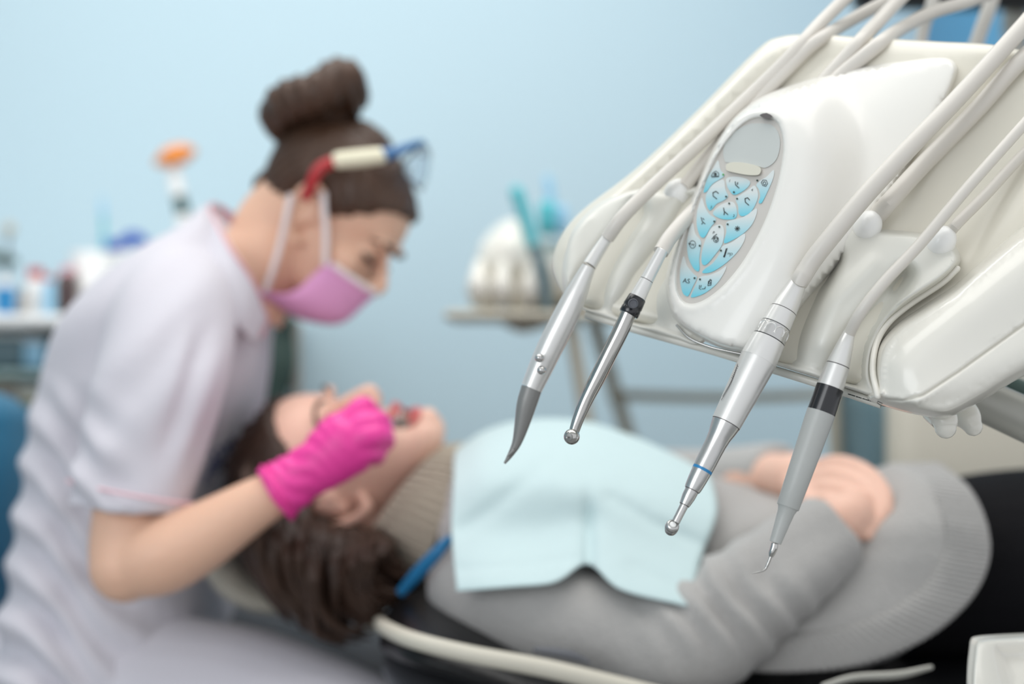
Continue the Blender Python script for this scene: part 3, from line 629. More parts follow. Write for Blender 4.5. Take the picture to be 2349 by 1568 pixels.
# instrument tray, bottom right
tr = thing('instrument_tray', 'cream plastic instrument tray corner at the bottom right of the picture', 'tray', P(2450, 1600, 1.02))
TO = [(2236, 1500), (2240, 1476), (2252, 1466), (2300, 1461), (2420, 1455), (2700, 1440), (2780, 1470), (2800, 1560), (2800, 1900), (2240, 1900), (2228, 1700), (2231, 1560)]
UT = Plane((2240, 1480, 1.06), (2700, 1450, 1.10), (2240, 1900, 0.90))
TI = [(2276, 1500), (2282, 1478), (2300, 1475), (2420, 1469), (2690, 1456), (2740, 1500), (2750, 1600), (2750, 1850), (2350, 1850), (2310, 1640), (2290, 1560)]
tin = np.array(crc(TI, 6)); 
def tray_extra(V):
    d, _ = segd(V, np.vstack([tin, tin[:1]])); i = inside(V, tin); return np.where(i, -0.016*np.clip(d/28, 0, 1), 0)
pillow(UT, TO, 9, 0.008, 14, tray_extra, back=0.02, inner=[(TI, (0, 6, 14, 22, 28))], n=5).build('tray_body', 'plastic', tr)


# ============================================================ DENTAL CHAIR
ch = thing('dental_chair', 'reclined black dental chair with cream shell edge under the patient', 'dental chair', P(1500, 1600, 1.5))
MB().loftLR([(900, 1375, 905, 1440, 1.5, .16), (960, 1330, 975, 1450, 1.5, .235), (1080, 1345, 1100, 1480, 1.5, .265), (1300, 1420, 1310, 1530, 1.5, .27), (1600, 1460, 1600, 1590, 1.5, .27), (2000, 1480, 2000, 1640, 1.5, .27)]).build('backrest_cushion', 'blk', ch)  # head end humped up, its black standing in for shadow beside the shoulder
MB().loftLR([(1960, 1470, 1960, 1680, 1.5, .27), (2200, 1460, 2200, 1690, 1.5, .28), (2800, 1455, 2800, 1690, 1.5, .28), (3100, 1455, 3100, 1690, 1.5, .26)]).build('seat_cushion', 'blk', ch)
MB().sweep([P(870, 1425, 1.45), P(885, 1440, 1.32), P(950, 1468, 1.245), P(1080, 1500, 1.225), P(1250, 1532, 1.22), P(1420, 1572, 1.22), P(1700, 1640, 1.22), P(2100, 1730, 1.22)], [.006, .007, .0074, .0076, .008, .008, .008, .008], 16).build('shell_edge', 'shell', ch)
MB().loftLR([(905, 1440, 905, 1480, 1.5, .15), (1000, 1460, 1000, 1560, 1.5, .24), (1300, 1530, 1300, 1650, 1.5, .26), (1700, 1590, 1700, 1740, 1.5, .265), (2200, 1660, 2200, 1780, 1.5, .265)]).build('backrest_shell', 'dgrey', ch)
MB().loftLR([(480, 1375, 500, 1430, 1.78, .10), (560, 1370, 560, 1520, 1.78, .2), (800, 1390, 780, 1700, 1.8, .22), (1100, 1440, 1100, 1800, 1.8, .22), (1500, 1500, 1500, 1900, 1.8, .22)]).build('mechanism_cover', 'dgrey', ch)
MB().ell(P(745, 1275, 1.56), (.105, .10, .036), Matrix.Rotation(math.radians(12), 3, 'Y')).build('headrest_cushion', 'blk', ch)
MB().sweep([P(497, 1290, 1.56), P(545, 1325, 1.56), P(610, 1360, 1.56), P(690, 1380, 1.56)], [.016, .022, .02, .014], 18, rnd=True, flat=((0, 1, 0), 2.6)).build('headrest_shell', 'shell', ch)
MB().sweep([P(770, 1330, 1.50), P(800, 1350, 1.50), P(860, 1420, 1.52)], [.018, .018, .014], 14, rnd=True).build('headrest_joint', 'shell', ch)
MB().sweep([P(1890, 1572, 1.20), P(1960, 1553, 1.20), P(2060, 1547, 1.20), P(2135, 1530, 1.20)], [.0025, .0032, .0035, .0022], 12, rnd=True).build('lever', 'tube', ch)
MB().sweep([P(1230, 1490, 1.24), P(1300, 1500, 1.235), P(1350, 1518, 1.235)], [.003, .0045, .002], 12, rnd=True).build('hinge_cover', 'dgrey', ch)
MB().box((0.0, 1.35, 0), (0.75, 1.85, .10), .03).build('base_plate', 'dgrey', ch)
MB().box((0.18, 1.45, .09), (0.55, 1.75, .72), .04).build('pedestal', 'shell', ch)

# ============================================================ HEADS
def head_mb(jaw=1.0):
    mb = MB(); lv = HLV = [(-.115, .076, .048, .013), (-.108, .087, .028, .027), (-.092, .091, .004, .041), (-.076, .085, -.018, .048), (-.06, .087, -.045, .054), (-.043, .087, -.062, .060),
      (-.022, .085, -.078, .065), (0, .081, -.09, .069), (.012, .086, -.094, .071), (.024, .092, -.097, .074), (.045, .091, -.1, .0765), (.068, .082, -.097, .0735), (.088, .063, -.082, .062), (.103, .036, -.055, .042), (.111, .005, -.025, .014)]
    q = cr(lv, 3); rr = []
    for z, xf, xb, hw in q:
        c = (xf+xb)/2; e = (xf-xb)/2; o = []
        for k in range(48):
            t = 2*math.pi*k/48; cc, ss = math.cos(t), math.sin(t); pw = 2.25 if cc > 0 else 2.05
            o.append(Vector((c+e*math.copysign(abs(cc)**(2/pw), cc), hw*math.copysign(abs(ss)**(2/pw), ss), z)))
        rr.append(o)
    mb.rings(rr)
    mb.sweep([(.080, 0, .014), (.090, 0, .002), (.100, 0, -.014), (.108, 0, -.027), (.106, 0, -.033)], [.008, .0075, .009, .0095, .007], 14, rnd=True)
    for y in (-1, 1):
        mb.ell((.096, y*.011, -.034), (.011, .0075, .0075)); mb.ell((.088, y*.026, .020), (.010, .022, .007)); mb.ell((.062, y*.045, -.022), (.022, .018, .018))
        mb.ell((.071, y*.032, .001), (.0145, .0145, .0125))
        mb.sweep([(.012, y*.066, -.034), (.005, y*.074, -.042), (-.008, y*.080, -.030), (-.018, y*.087, -.006), (-.020, y*.091, .016), (-.008, y*.091, .030), (.008, y*.085, .026), (.013, y*.075, .012)], [.005, .007, .006, .005, .005, .005, .005, .003], 10, rnd=True)
        mb.ell((-.002, y*.073, .0), (.011, .006, .024)); mb.ell((.011, y*.072, -.002), (.004, .005, .008))
    mb.ell((.085, 0, -.094), (.013, .016, .013))
    if jaw != 1: mb.v = [Vector((v.x*(1-.09*min(1, max(0, (-.04-v.z)/.05))), v.y, v.z if v.z > -.04 else -.04+(v.z+.04)*jaw)) for v in mb.v]
    return mb
HSEC = np.array([(-.115, .076, .048, .013), (-.092, .091, .004, .041), (-.076, .085, -.018, .048), (-.06, .087, -.045, .054), (-.043, .087, -.062, .060), (-.022, .085, -.078, .065), (0, .081, -.09, .069), (.024, .092, -.097, .074), (.045, .091, -.1, .0765), (.068, .082, -.097, .0735), (.088, .063, -.082, .062), (.103, .036, -.055, .042), (.111, .005, -.025, .014), (.113, -.008, -.012, .002)])
def hair_cap(line, vol, top=.1125):
    """hair hugging the skull above a hairline; line = x -> z of the hairline"""
    mb = MB(); rr = []; n = 64; lx, lz = zip(*line)
    for j in range(22):
        s_ = j/21; o = []
        for k in range(n):
            t = 2*math.pi*k/n; cc, ss = math.cos(t), math.sin(t); z0 = .02
            for _ in range(6):
                xf, xb, hw = (np.interp(z0, HSEC[:, 0], HSEC[:, i]) for i in (1, 2, 3)); z0 = float(np.interp((xf+xb)/2+(xf-xb)/2*cc, lx, lz))*.5+z0*.5
            z = z0+(top-z0)*s_; xf, xb, hw = (float(np.interp(z, HSEC[:, 0], HSEC[:, i])) for i in (1, 2, 3))
            g = vol*min(1, .25+s_*5); o.append(Vector(((xf+xb)/2+((xf-xb)/2+g)*math.copysign(abs(cc)**.93, cc), (hw+g)*math.copysign(abs(ss)**.93, ss), z+g*max(0, (s_-.6)/.4))))
        rr.append(o)
    return mb.rings(rr)
def head_matrix(px, py, d, fwd, up, s):
    f = Vector(fwd).normalized(); u = Vector(up); u = (u-f*u.dot(f)).normalized(); y = u.cross(f)
    return Matrix.Translation(P(px, py, d)) @ Matrix(((f.x, y.x, u.x, 0), (f.y, y.y, u.y, 0), (f.z, y.z, u.z, 0), (0, 0, 0, 1))) @ Matrix.Scale(s, 4)
def surf(name, m, par, HM, ys, zs, off, front, thick=.002):
    """patch lying on the front of the face: front(y,z) gives x"""
    mb = MB(); rows = [[(front(y, z)+off, y, z) for y in ys] for z in zs]; mb.grid(rows, 2, 2); mb.xf(HM); return mb.build(name, m, par, solid=thick)

# ============================================================ THE DENTIST
den = thing('person', 'seated dentist in white tunic, pink mask and glove, hair in a bun, leaning right', 'person', P(300, 1700, 1.65))
DH = head_matrix(754, 507, 1.65, (.79, -.20, -.60), (.60, -.05, .77), .90)
def D(x, y, z): return DH @ Vector((x, y, z))
body = MB(); hm = head_mb(.80); hm.xf(DH); body.add(hm.v, hm.f)
body.sweep([D(-.035, 0, .0), D(-.045, 0, -.05), P(610, 600, 1.65), P(520, 660, 1.65), P(440, 740, 1.65)], [.058, .055, .054, .062, .08], 24)
body.sweep([D(.02, 0, -.06), P(640, 620, 1.65), P(570, 690, 1.65)], [.03, .034, .05], 20)
body.loftLR([(420, 590, 560, 740, 1.65, .12), (260, 700, 560, 830, 1.65, .15), (150, 920, 530, 960, 1.65, .13), (110, 1100, 490, 1100, 1.65, .12), (90, 1300, 440, 1290, 1.65, .14), (70, 1500, 450, 1450, 1.65, .16), (90, 1650, 480, 1600, 1.65, .15)])
body.sweep([P(400, 700, 1.52), P(365, 850, 1.46), P(310, 1120, 1.42), P(292, 1240, 1.40), P(287, 1300, 1.39)], [.05, .046, .039, .037, .035], 20, rnd=True)
body.sweep([P(295, 1295, 1.39), P(370, 1275, 1.385), P(460, 1232, 1.385), P(570, 1165, 1.385), P(640, 1125, 1.385), P(690, 1090, 1.385)], [.033, .038, .034, .0265, .0225, .022], 20, rnd=True)
body.sweep([P(440, 740, 1.78), P(440, 930, 1.84), P(470, 1110, 1.86)], [.05, .042, .036], 16, rnd=True)
body.sweep([P(470, 1105, 1.86), P(620, 1080, 1.82), P(760, 1050, 1.76)], [.035, .031, .024], 16, rnd=True)
body.sweep([P(250, 1640, 1.60), P(520, 1690, 1.52), P(900, 1800, 1.45)], [.06, .055, .045], 16, rnd=True)
for (yk, y1) in ((0, 0),): pass
# palms are part of the body under the gloves
body.sweep([P(690, 1090, 1.385), P(760, 1050, 1.39), P(810, 1010, 1.395)], [.022, .026, .026], 16, rnd=True)
bme = remesh(body, 'body', .0032, 5)
link(bme, 'body', 'skin', den, smooth=2)
# lids, lashes, brows, eyes
for y in (-1, 1):
    MB().ell((.0745, y*.032, .0), (.0125, .0135, .0122)).xf(DH).build('eyelid', 'skin', den)
    MB().sweep([(.081, y*.016, -.006), (.0885, y*.026, -.0065), (.090, y*.036, -.0065), (.079, y*.049, -.003)], [.001, .0034, .0042, .0015], 8).xf(DH).build('eyelash', 'lash', den)
    MB().sweep([(.0985, y*.012, .015), (.1, y*.024, .020), (.093, y*.037, .022), (.078, y*.052, .017)], [.002, .0036, .0032, .0012], 8).xf(DH).build('eyebrow', 'hair', den)
# hair cap from a scaled upper head, with a hairline
def hair_disp(amp, f1, f2):
    def g(co, no, px, py):
        return amp*np.sin((co @ np.array(f1))+2*np.sin(co @ np.array(f2)))
    return g
HI = DH.inverted()
cap = hair_cap([(-.12, -.035), (-.08, -.030), (-.045, -.012), (-.03, .012), (0, .030), (.012, .014), (.024, .010), (.045, .030), (.07, .056), (.09, .070), (.11, .078)], .0125)
cap.sweep([(-.085, 0, -.01), (-.07, 0, -.04)], [.03, .012], 14, rnd=True)
cap.ell((-.02, 0, .105), (.045, .045, .03))
cap.xf(DH)
dx = DH.to_3x3() @ Vector((.3, 0, 1)); 
def cap_disp(co, no, px, py):
    L = (np.c_[co, np.ones(len(co))] @ np.array(HI).T)[:, :3]; r = np.hypot(L[:, 0]+.03, L[:, 2]-.10); a = np.arctan2(L[:, 0]+.03, L[:, 2]-.10)*1.0+L[:, 1]*6
    return .0012*np.sin(a*34+3*np.sin(r*40))+.0007*np.sin(a*71+1)
hme = remesh(cap, 'hair', .0032, 4, cap_disp); link(hme, 'hair', 'hair', den, smooth=2)
# bun: a thick coil of hair
bp = [P(642, 262, 1.63), P(668, 232, 1.60), P(728, 212, 1.585), P(780, 182, 1.60), P(796, 215, 1.63), P(765, 258, 1.66), P(712, 278, 1.665), P(668, 290, 1.65)]
bun = MB(); bun.sweep(bp, [.024, .0255, .0235, .0255, .0255, .025, .025, .0245], 26, 6, close=True)
bun.ell(P(725, 245, 1.63), (.038, .03, .028), Matrix.Rotation(math.radians(-25), 3, 'Y'))
bun.sweep([P(745, 300, 1.65), P(728, 250, 1.64)], [.036, .030], 18)
def bun_disp(co, no, px, py):
    return .0014*np.sin((px*.9-py*.4)*.19+1.2*np.sin(py*.03))+.0007*np.sin((px*.8-py*.5)*.41+co[:, 1]*120)
link(remesh(bun, 'bun', .003, 3, bun_disp), 'bun', 'hair', den, smooth=2)
# mask
def fr(y, z):
    base = np.interp(z, [-.122, -.112, -.1, -.085, -.07, -.05, -.036], [.048, .070, .088, .097, .1, .104, .108]); return base-8.5*y*y-70*abs(y)**3
surf('face_mask', 'maskm', den, DH, [-.064, -.045, -.02, 0, .02, .045, .064], [-.122, -.112, -.1, -.085, -.07, -.05, -.036], .0, fr, .0015)
MB().sweep([D(fr(y, -.036)+.001, y, -.036) for y in (-.062, -.045, -.02, 0, .02, .045, .062)], .0034, 8).build('mask_border', 'elastic', den)
for y in (-1, 1):
    for pts in ([(fr(.064, -.04), y*.064, -.042), (.036, y*.076, -.012), (.018, y*.088, .014), (.006, y*.092, .030)], [(fr(.064, -.115), y*.063, -.115), (.004, y*.070, -.085), (-.006, y*.079, -.05), (-.016, y*.091, -.018), (-.024, y*.096, .004)]):
        MB().sweep([D(*p) for p in pts], .0036, 8).build('ear_loop', 'elastic', den)
# tunic
tun = MB()
tun.loftLR([(478, 470, 600, 640, 1.65, .075), (430, 520, 612, 700, 1.65, .12), (345, 572, 612, 745, 1.65, .165), (245, 650, 608, 800, 1.65, .185), (165, 750, 606, 860, 1.65, .185), (112, 900, 590, 960, 1.65, .172),
            (82, 1060, 545, 1070, 1.65, .16), (62, 1220, 500, 1190, 1.65, .16), (45, 1380, 500, 1300, 1.65, .178), (30, 1500, 520, 1420, 1.65, .20), (20, 1600, 560, 1520, 1.65, .21), (40, 1700, 600, 1600, 1.65, .21)])
tun.sweep([P(430, 660, 1.58), P(400, 730, 1.51), P(372, 860, 1.455), P(335, 1000, 1.43), P(302, 1130, 1.415), P(297, 1168, 1.413)], [.058, .066, .066, .063, .0585, .0585], 30)
tun.sweep([P(430, 660, 1.72), P(430, 760, 1.80), P(440, 1000, 1.86)], [.05, .06, .055], 20)
def folds(co, no, px, py):
    d = 0.0022*np.sin((px*.5+py)*.028+2.2*np.sin(px*.010+py*.004))
    left = np.clip((330-px)/200, 0, 1)*np.clip((py-850)/200, 0, 1); d += left*0.009*np.sin((py-px*.9)*.050+1.4*np.sin(px*.02))
    low = np.clip((py-1300)/150, 0, 1); d += low*0.004*np.sin((py*1.0-px*.55)*.045)
    slv = np.exp(-((px-(450-(py-1000)*.05))/70)**2)*np.clip((py-720)/100, 0, 1)*np.clip((1120-py)/100, 0, 1); d += slv*.005*np.sin((px*.9+py*.35)*.07)
    return d*np.clip(-no[:, 1]*1.5, 0.05, 1)
link(remesh(tun, 'tunic', .0042, 3, folds), 'tunic', 'cloth', den, smooth=2)
MB().sweep([P(297+a, 1128+b, 1.413+c) for a, b, c in [(142*math.cos(t), 26*math.cos(t)+6*math.sin(t), -.0605*math.sin(t)) for t in [2*math.pi*k/16 for k in range(16)]]], .0016, 8, 3, close=True).build('sleeve_piping', 'piping', den)
# collar: stand-up flaps around the neck
MB().grid([[P(500, 472, 1.70), P(482, 478, 1.63), P(520, 560, 1.545), P(575, 640, 1.54), P(612, 730, 1.575)],
           [P(490, 500, 1.71), P(466, 520, 1.63), P(492, 610, 1.527), P(556, 700, 1.52), P(596, 765, 1.56)],
           [P(470, 540, 1.71), P(450, 570, 1.62), P(480, 660, 1.517), P(540, 740, 1.512), P(585, 790, 1.55)]], 6, 6).build('collar', 'cloth', den, solid=.003)
MB().sweep([P(545, 500, 1.74), P(500, 470, 1.70), P(482, 478, 1.63), P(522, 560, 1.543), P(577, 640, 1.538), P(613, 728, 1.573), P(598, 775, 1.57)], .0016, 8).build('collar_piping', 'pink2', den)
MB().grid([[P(560, 520, 1.76), P(520, 478, 1.74), P(500, 472, 1.70)], [P(560, 570, 1.76), P(510, 540, 1.75), P(480, 540, 1.71)]], 6, 4).build('collar_lining', 'pink2', den, solid=.002)
UE = OnMesh([o_ for o_ in bpy.data.objects if o_.parent == den and o_.name.startswith('tunic')]); eb = MB()
for pts in ([(472, 1092), (500, 1060), (520, 1030), (535, 1005)], [(480, 1070), (495, 1052), (488, 1040), (505, 1030)], [(495, 1085), (512, 1066), (508, 1050), (525, 1045)], [(502, 1030), (518, 1020), (526, 1034)], [(470, 1110), (478, 1085), (490, 1075)]): stroke(eb, UE, pts, 9, 0.001)
emb = eb
MB().sweep([P(205, 1290, 1.485), P(245, 1283, 1.485)], .0022, 6).build('pocket_piping', 'piping', den)
# trousers
tr2 = MB(); tr2.sweep([P(150, 1630, 1.66), P(300, 1640, 1.56), P(560, 1640, 1.50), P(800, 1720, 1.46), P(1000, 1810, 1.42)], [.13, .115, .092, .082, .07], 24, rnd=True)
tr2.sweep([P(150, 1640, 1.7), P(300, 1670, 1.80), P(600, 1700, 1.9), P(950, 1800, 2.0)], [.13, .11, .09, .08], 24, rnd=True)
link(remesh(tr2, 'trousers', .006, 4), 'trousers', 'cloth', den, smooth=2)

# glove: cuff, palm, four curled fingers and a thumb, one continuous surface
def hand(mb, wr, palm_pts, palm_r, fingers, thumb):
    mb.sweep([wr[0]]+palm_pts, [wr[1]]+palm_r, 22, rnd=True, flat=None)
    for pts, r in fingers: mb.sweep(pts, r, 14, 6, rnd=True)
    mb.sweep(thumb[0], thumb[1], 14, 6, rnd=True)
g = MB()
g.sweep([P(632, 1132, 1.384), P(660, 1112, 1.384), P(700, 1085, 1.385), P(740, 1060, 1.386), P(790, 1020, 1.39), P(815, 1003, 1.392)], [.0295, .0275, .0255, .028, .033, .031], 26, rnd=False)
fg = [([P(782, 978, 1.392), P(810, 952, 1.388), P(834, 932, 1.395), P(855, 950, 1.42), P(872, 965, 1.435)], [.0125, .0115, .0105, .0095, .008]),
      ([P(795, 998, 1.378), P(838, 975, 1.376), P(868, 966, 1.388), P(880, 983, 1.415), P(870, 998, 1.432)], [.013, .012, .0110, .0098, .0085]),
      ([P(800, 1018, 1.375), P(848, 1000, 1.370), P(878, 998, 1.385), P(882, 1015, 1.41), P(860, 1020, 1.425)], [.013, .012, .0108, .0098, .0085]),
      ([P(790, 1045, 1.378), P(835, 1038, 1.374), P(862, 1036, 1.388), P(862, 1048, 1.408), P(840, 1050, 1.42)], [.0118, .0108, .0098, .009, .008])]
for pts, r in fg: g.sweep(pts, r, 14, 6, rnd=True)
g.sweep([P(745, 1040, 1.41), P(768, 1000, 1.425), P(805, 968, 1.435), P(845, 955, 1.44)], [.017, .014, .0115, .009], 14, rnd=True)
def gl(co, no, px, py):
    return .0009*np.sin((px*.6-py)*.16+2*np.sin(px*.05))*np.clip((800-px)/100, .2, 1)
link(remesh(g, 'glove', .0022, 3, gl), 'glove', 'glove', den, smooth=2)
MB().sweep([P(635+a, 1130+b, 1.384+c) for a, b, c in [(34*math.cos(t)*1.0, 60*math.cos(t), -.0295*math.sin(t)) for t in [2*math.pi*k/14 for k in range(14)]]], .0022, 8, 3, close=True).build('glove_cuff', 'glove', den)
g = MB(); g.sweep([P(740, 1055, 1.77), P(800, 1040, 1.74), P(850, 1020, 1.72)], [.025, .03, .028], 18, rnd=True)
for i in range(4): g.sweep([P(840, 1000+i*14, 1.71+.008*i), P(885, 1005+i*14, 1.69), P(905, 1020+i*10, 1.67)], [.011, .01, .008], 10, rnd=True)
g.sweep([P(800, 1020, 1.73), P(830, 980, 1.71), P(860, 975, 1.69)], [.014, .012, .01], 10, rnd=True)
o = link(remesh(g, 'glove', .004, 3), 'glove', 'glove', den, smooth=2)
emb.build('pocket_emblem', 'emblem', den, smooth=False)

# safety glasses pushed up on the hair
gs = thing('safety_glasses', 'clear safety glasses with red, cream and blue temples pushed up on the dentist\'s hair', 'glasses', D(.05, 0, .07))
GD = 1.547
MB().sweep([P(703, 450, GD+.012), P(716, 418, GD+.004), P(735, 385, GD), P(775, 367, GD)], [.0062, .007, .0072, .0066], 14, rnd=True).build('temple_tip', 'red', gs)
MB().sweep([P(778, 367, GD), P(830, 362, GD), P(872, 357, GD+.002)], [.0092, .0094, .0088], 14, rnd=True).build('temple_grip', 'cream', gs)
MB().sweep([P(874, 356, GD+.002), P(905, 349, GD+.012), P(940, 335, GD+.03), P(968, 325, GD+.05)], [.0082, .0065, .005, .003], 14, rnd=True).build('temple_arm', 'blue', gs)
lensm = mat('clear_lens', (240, 244, 248), 0.12, trans=0.95); lensm.node_tree.nodes['Principled BSDF'].inputs['IOR'].default_value = 1.12; M['lens'] = lensm
MB().grid([[P(965, 332, GD+.05), P(985, 345, 1.63), P(985, 352, 1.67), P(955, 350, 1.74)], [P(925, 372, GD+.03), P(975, 395, 1.62), P(978, 400, 1.67), P(945, 390, 1.75)], [P(925, 400, GD+.025), P(962, 432, 1.62), P(966, 438, 1.67), P(935, 420, 1.75)]], 5, 4).build('lens', 'lens', gs, solid=.002)
MB().sweep([P(968, 325, GD+.05), P(978, 335, 1.63), P(976, 341, 1.67), P(950, 345, 1.75)], .0022, 10).build('brow_bar', 'blue', gs)

# ============================================================ THE PATIENT
pat = thing('person', 'patient lying back with closed eyes, brown hair, grey knit sweater, hands folded on belly', 'person', P(1500, 1500, 1.53))
PH = head_matrix(772, 1096, 1.56, (.13, -.33, .95), (-.99, -.03, .13), .97)
Q = lambda x, y, z: PH @ Vector((x, y, z))
body = MB(); hm = head_mb(); hm.xf(PH); body.add(hm.v, hm.f)
body.sweep([Q(-.03, 0, -.02), Q(-.035, 0, -.08), P(1010, 1210, 1.55), P(1090, 1240, 1.54)], [.058, .055, .056, .07], 24)
body.sweep([Q(.035, 0, -.075), Q(.0, 0, -.12), P(1050, 1150, 1.55)], [.036, .04, .05], 20)
body.loftLR([(1080, 1120, 1090, 1330, 1.56, .10), (1250, 1060, 1250, 1420, 1.53, .14), (1600, 1180, 1600, 1460, 1.53, .13), (2050, 1150, 2050, 1460, 1.53, .15)])
body.sweep([P(1230, 1400, 1.38), P(1320, 1425, 1.345), P(1555, 1465, 1.33)], [.05, .042, .038], 16, rnd=True)
body.sweep([P(1555, 1465, 1.33), P(1750, 1335, 1.335), P(1880, 1235, 1.355), P(1930, 1195, 1.365)], [.038, .034, .028, .027], 18, rnd=True)
# near hand resting on the belly, far hand laid over it
body.sweep([P(1895, 1230, 1.36), P(1922, 1205, 1.36), P(1948, 1180, 1.364), P(1966, 1160, 1.375)], [.024, .0255, .0245, .017], 20, rnd=True)
for i in range(4): body.sweep([P(1978+i*9, 1135+i*14, 1.392-.004*i), P(1985+i*9, 1112+i*12, 1.415), P(1955+i*12, 1105+i*10, 1.44)], [.009, .0085, .007], 12, rnd=True)
body.sweep([P(1180, 1120, 1.70), P(1450, 1130, 1.73), P(1640, 1120, 1.66), P(1780, 1092, 1.56)], [.05, .042, .036, .026], 16, rnd=True)
body.sweep([P(1785, 1092, 1.55), P(1825, 1096, 1.51), P(1862, 1100, 1.475)], [.024, .027, .022], 18, rnd=True)
for i in range(4): body.sweep([P(1862-i*3, 1078+i*24, 1.475-.012*i), P(1922-i*7, 1062+i*29, 1.44-.012*i), P(1984-i*9, 1082+i*29, 1.408-.011*i), P(2026-i*12, 1128+i*27, 1.382-.008*i), P(2034-i*15, 1172+i*18, 1.366-.006*i)], [.0098, .0090, .0088, .0082, .0070], 14, rnd=True)
body.sweep([P(1822, 1110, 1.48), P(1845, 1142, 1.44), P(1872, 1160, 1.415)], [.014, .0125, .0095], 12, rnd=True)
def mouthd(co, no, px, py):
    L = (np.c_[co, np.ones(len(co))] @ np.array(PH.inverted()).T)[:, :3]
    k = np.exp(-((L[:, 1])/.017)**4-((L[:, 2]+.068)/.0085)**2)*(L[:, 0] > .04); return -.014*k
link(remesh(body, 'body', .0024, 2, mouthd), 'body', 'skinp', pat, smooth=2)
MB().ell((.074, 0, -.068), (.006, .017, .009)).xf(PH).build('mouth', 'mouth', pat)
MB().sweep([(.082, -.023, -.068), (.092, -.012, -.0565), (.0945, 0, -.0575), (.092, .012, -.0565), (.082, .023, -.068)], [.0018, .0042, .0045, .0042, .0018], 10).xf(PH).build('upper_lip', 'lips', pat)
MB().sweep([(.081, -.022, -.069), (.089, -.012, -.080), (.091, 0, -.082), (.089, .012, -.080), (.081, .022, -.069)], [.0018, .0048, .0055, .0048, .0018], 10).xf(PH).build('lower_lip', 'lips', pat)
MB().sweep([(.080, -.017, -.062), (.087, 0, -.0625), (.080, .017, -.062)], [.002, .0035, .002], 8).xf(PH).build('teeth', 'eyew', pat)
for y in (-1, 1):
    MB().ell((.0745, y*.032, .0), (.0122, .0135, .0118)).xf(PH).build('eyelid', 'skinp', pat)
    MB().sweep([(.079, y*.017, -.006), (.085, y*.026, -.007), (.085, y*.037, -.007), (.077, y*.047, -.004)], [.0008, .0016, .0018, .0008], 8).xf(PH).build('eyelash', 'lash', pat)
    MB().sweep([(.0975, y*.012, .019), (.0985, y*.024, .025), (.092, y*.037, .027), (.078, y*.052, .021)], [.0014, .0025, .0022, .001], 8).xf(PH).build('eyebrow', 'hair', pat)
# hair: cap plus hanging strands
cap = hair_cap([(-.12, -.06), (-.08, -.055), (-.045, -.03), (-.03, .012), (0, .030), (.012, .014), (.024, .014), (.045, .040), (.07, .070), (.09, .082), (.11, .086)], .012)
cap.xf(PH)
cap.loftLR([(560, 1150, 760, 1180, 1.52, .07), (590, 1230, 860, 1230, 1.50, .075), (640, 1310, 890, 1320, 1.49, .06), (690, 1380, 850, 1400, 1.48, .03)])
def pcd(co, no, px, py):
    a = np.arctan2(px-700, py-900); return .0018*np.sin(a*60+2*np.sin(py*.02))+.001*np.sin(a*131)
link(remesh(cap, 'hair', .004, 4, pcd), 'hair', 'hair2', pat, smooth=2)
st = MB(); rs = random.Random(11)
for i in range(150):
    u = i/149; x0 = 560+340*u+rs.uniform(-12, 12); y0 = 1080+150*min(1, u*1.6)+rs.uniform(-20, 20); d0 = 1.50-.03*rs.random()
    x3 = 640+250*u**1.1+rs.uniform(-25, 25); y3 = 1345+110*math.sin(math.pi*min(1, u*.85+.12))+rs.uniform(-60, 5); bow = rs.uniform(-30, 10)
    dd = 1.43+rs.uniform(-.03, .05)
    if 740 < (x0+x3)/2 < 830 and rs.random() < .5: continue
    st.sweep([P(x0, y0, d0), P(x0+(x3-x0)*.3+bow, y0+(y3-y0)*.4, dd-.01), P(x0+(x3-x0)*.65+bow, y0+(y3-y0)*.75, dd), P(x3+20, y3, dd+.01), P(x3+70*rs.random()+20, y3+rs.uniform(-20, 25), dd+.02)], [.0055, .0068, .006, .004, .0012], 6, 4)
st.build('hair_strands', 'hair2', pat)
# sweater
sw = MB()
sw.loftLR([(1030, 1090, 1010, 1370, 1.53, .12), (1075, 1030, 1060, 1420, 1.53, .155), (1150, 1000, 1130, 1450, 1.53, .172), (1300, 985, 1300, 1465, 1.53, .176), (1450, 1025, 1450, 1490, 1.53, .168), (1600, 1085, 1600, 1510, 1.53, .162),
           (1750, 1125, 1750, 1520, 1.53, .162), (1900, 1120, 1900, 1520, 1.53, .17), (2020, 1090, 2020, 1480, 1.53, .165), (2110, 1085, 2100, 1430, 1.53, .15), (2150, 1120, 2120, 1380, 1.53, .12)], 5, 44)
sw.sweep([P(1100, 1320, 1.42), P(1160, 1375, 1.375), P(1300, 1428, 1.335), P(1450, 1470, 1.315), P(1560, 1478, 1.305), P(1640, 1440, 1.31), P(1750, 1345, 1.325), P(1840, 1270, 1.345), P(1905, 1222, 1.36)], [.06, .062, .055, .052, .055, .053, .046, .042, .040], 26)
sw.sweep([P(1100, 1120, 1.66), P(1250, 1110, 1.72), P(1450, 1120, 1.74), P(1600, 1110, 1.69), P(1720, 1092, 1.62), P(1785, 1088, 1.57)], [.055, .055, .048, .044, .036, .034], 20)
def sfold(co, no, px, py):
    el = np.exp(-((px-1680)/150)**2-((py-1400)/110)**2)*(co[:, 1] < 1.4); d = el*.007*np.sin((px*.86-py*.5)*.085+np.sin(py*.02))
    d += .0022*np.sin(px*.018+py*.021+2*np.sin(py*.011)); bel = (px > 1620)*np.exp(-((py-1330)/120)**2); d += bel*.004*np.sin((px+py*.8)*.022)
    d += .0004*np.sin(px*.33)*np.sin(py*.33); return d
link(remesh(sw, 'sweater', .0042, 4, sfold), 'sweater', 'knit', pat, smooth=2)
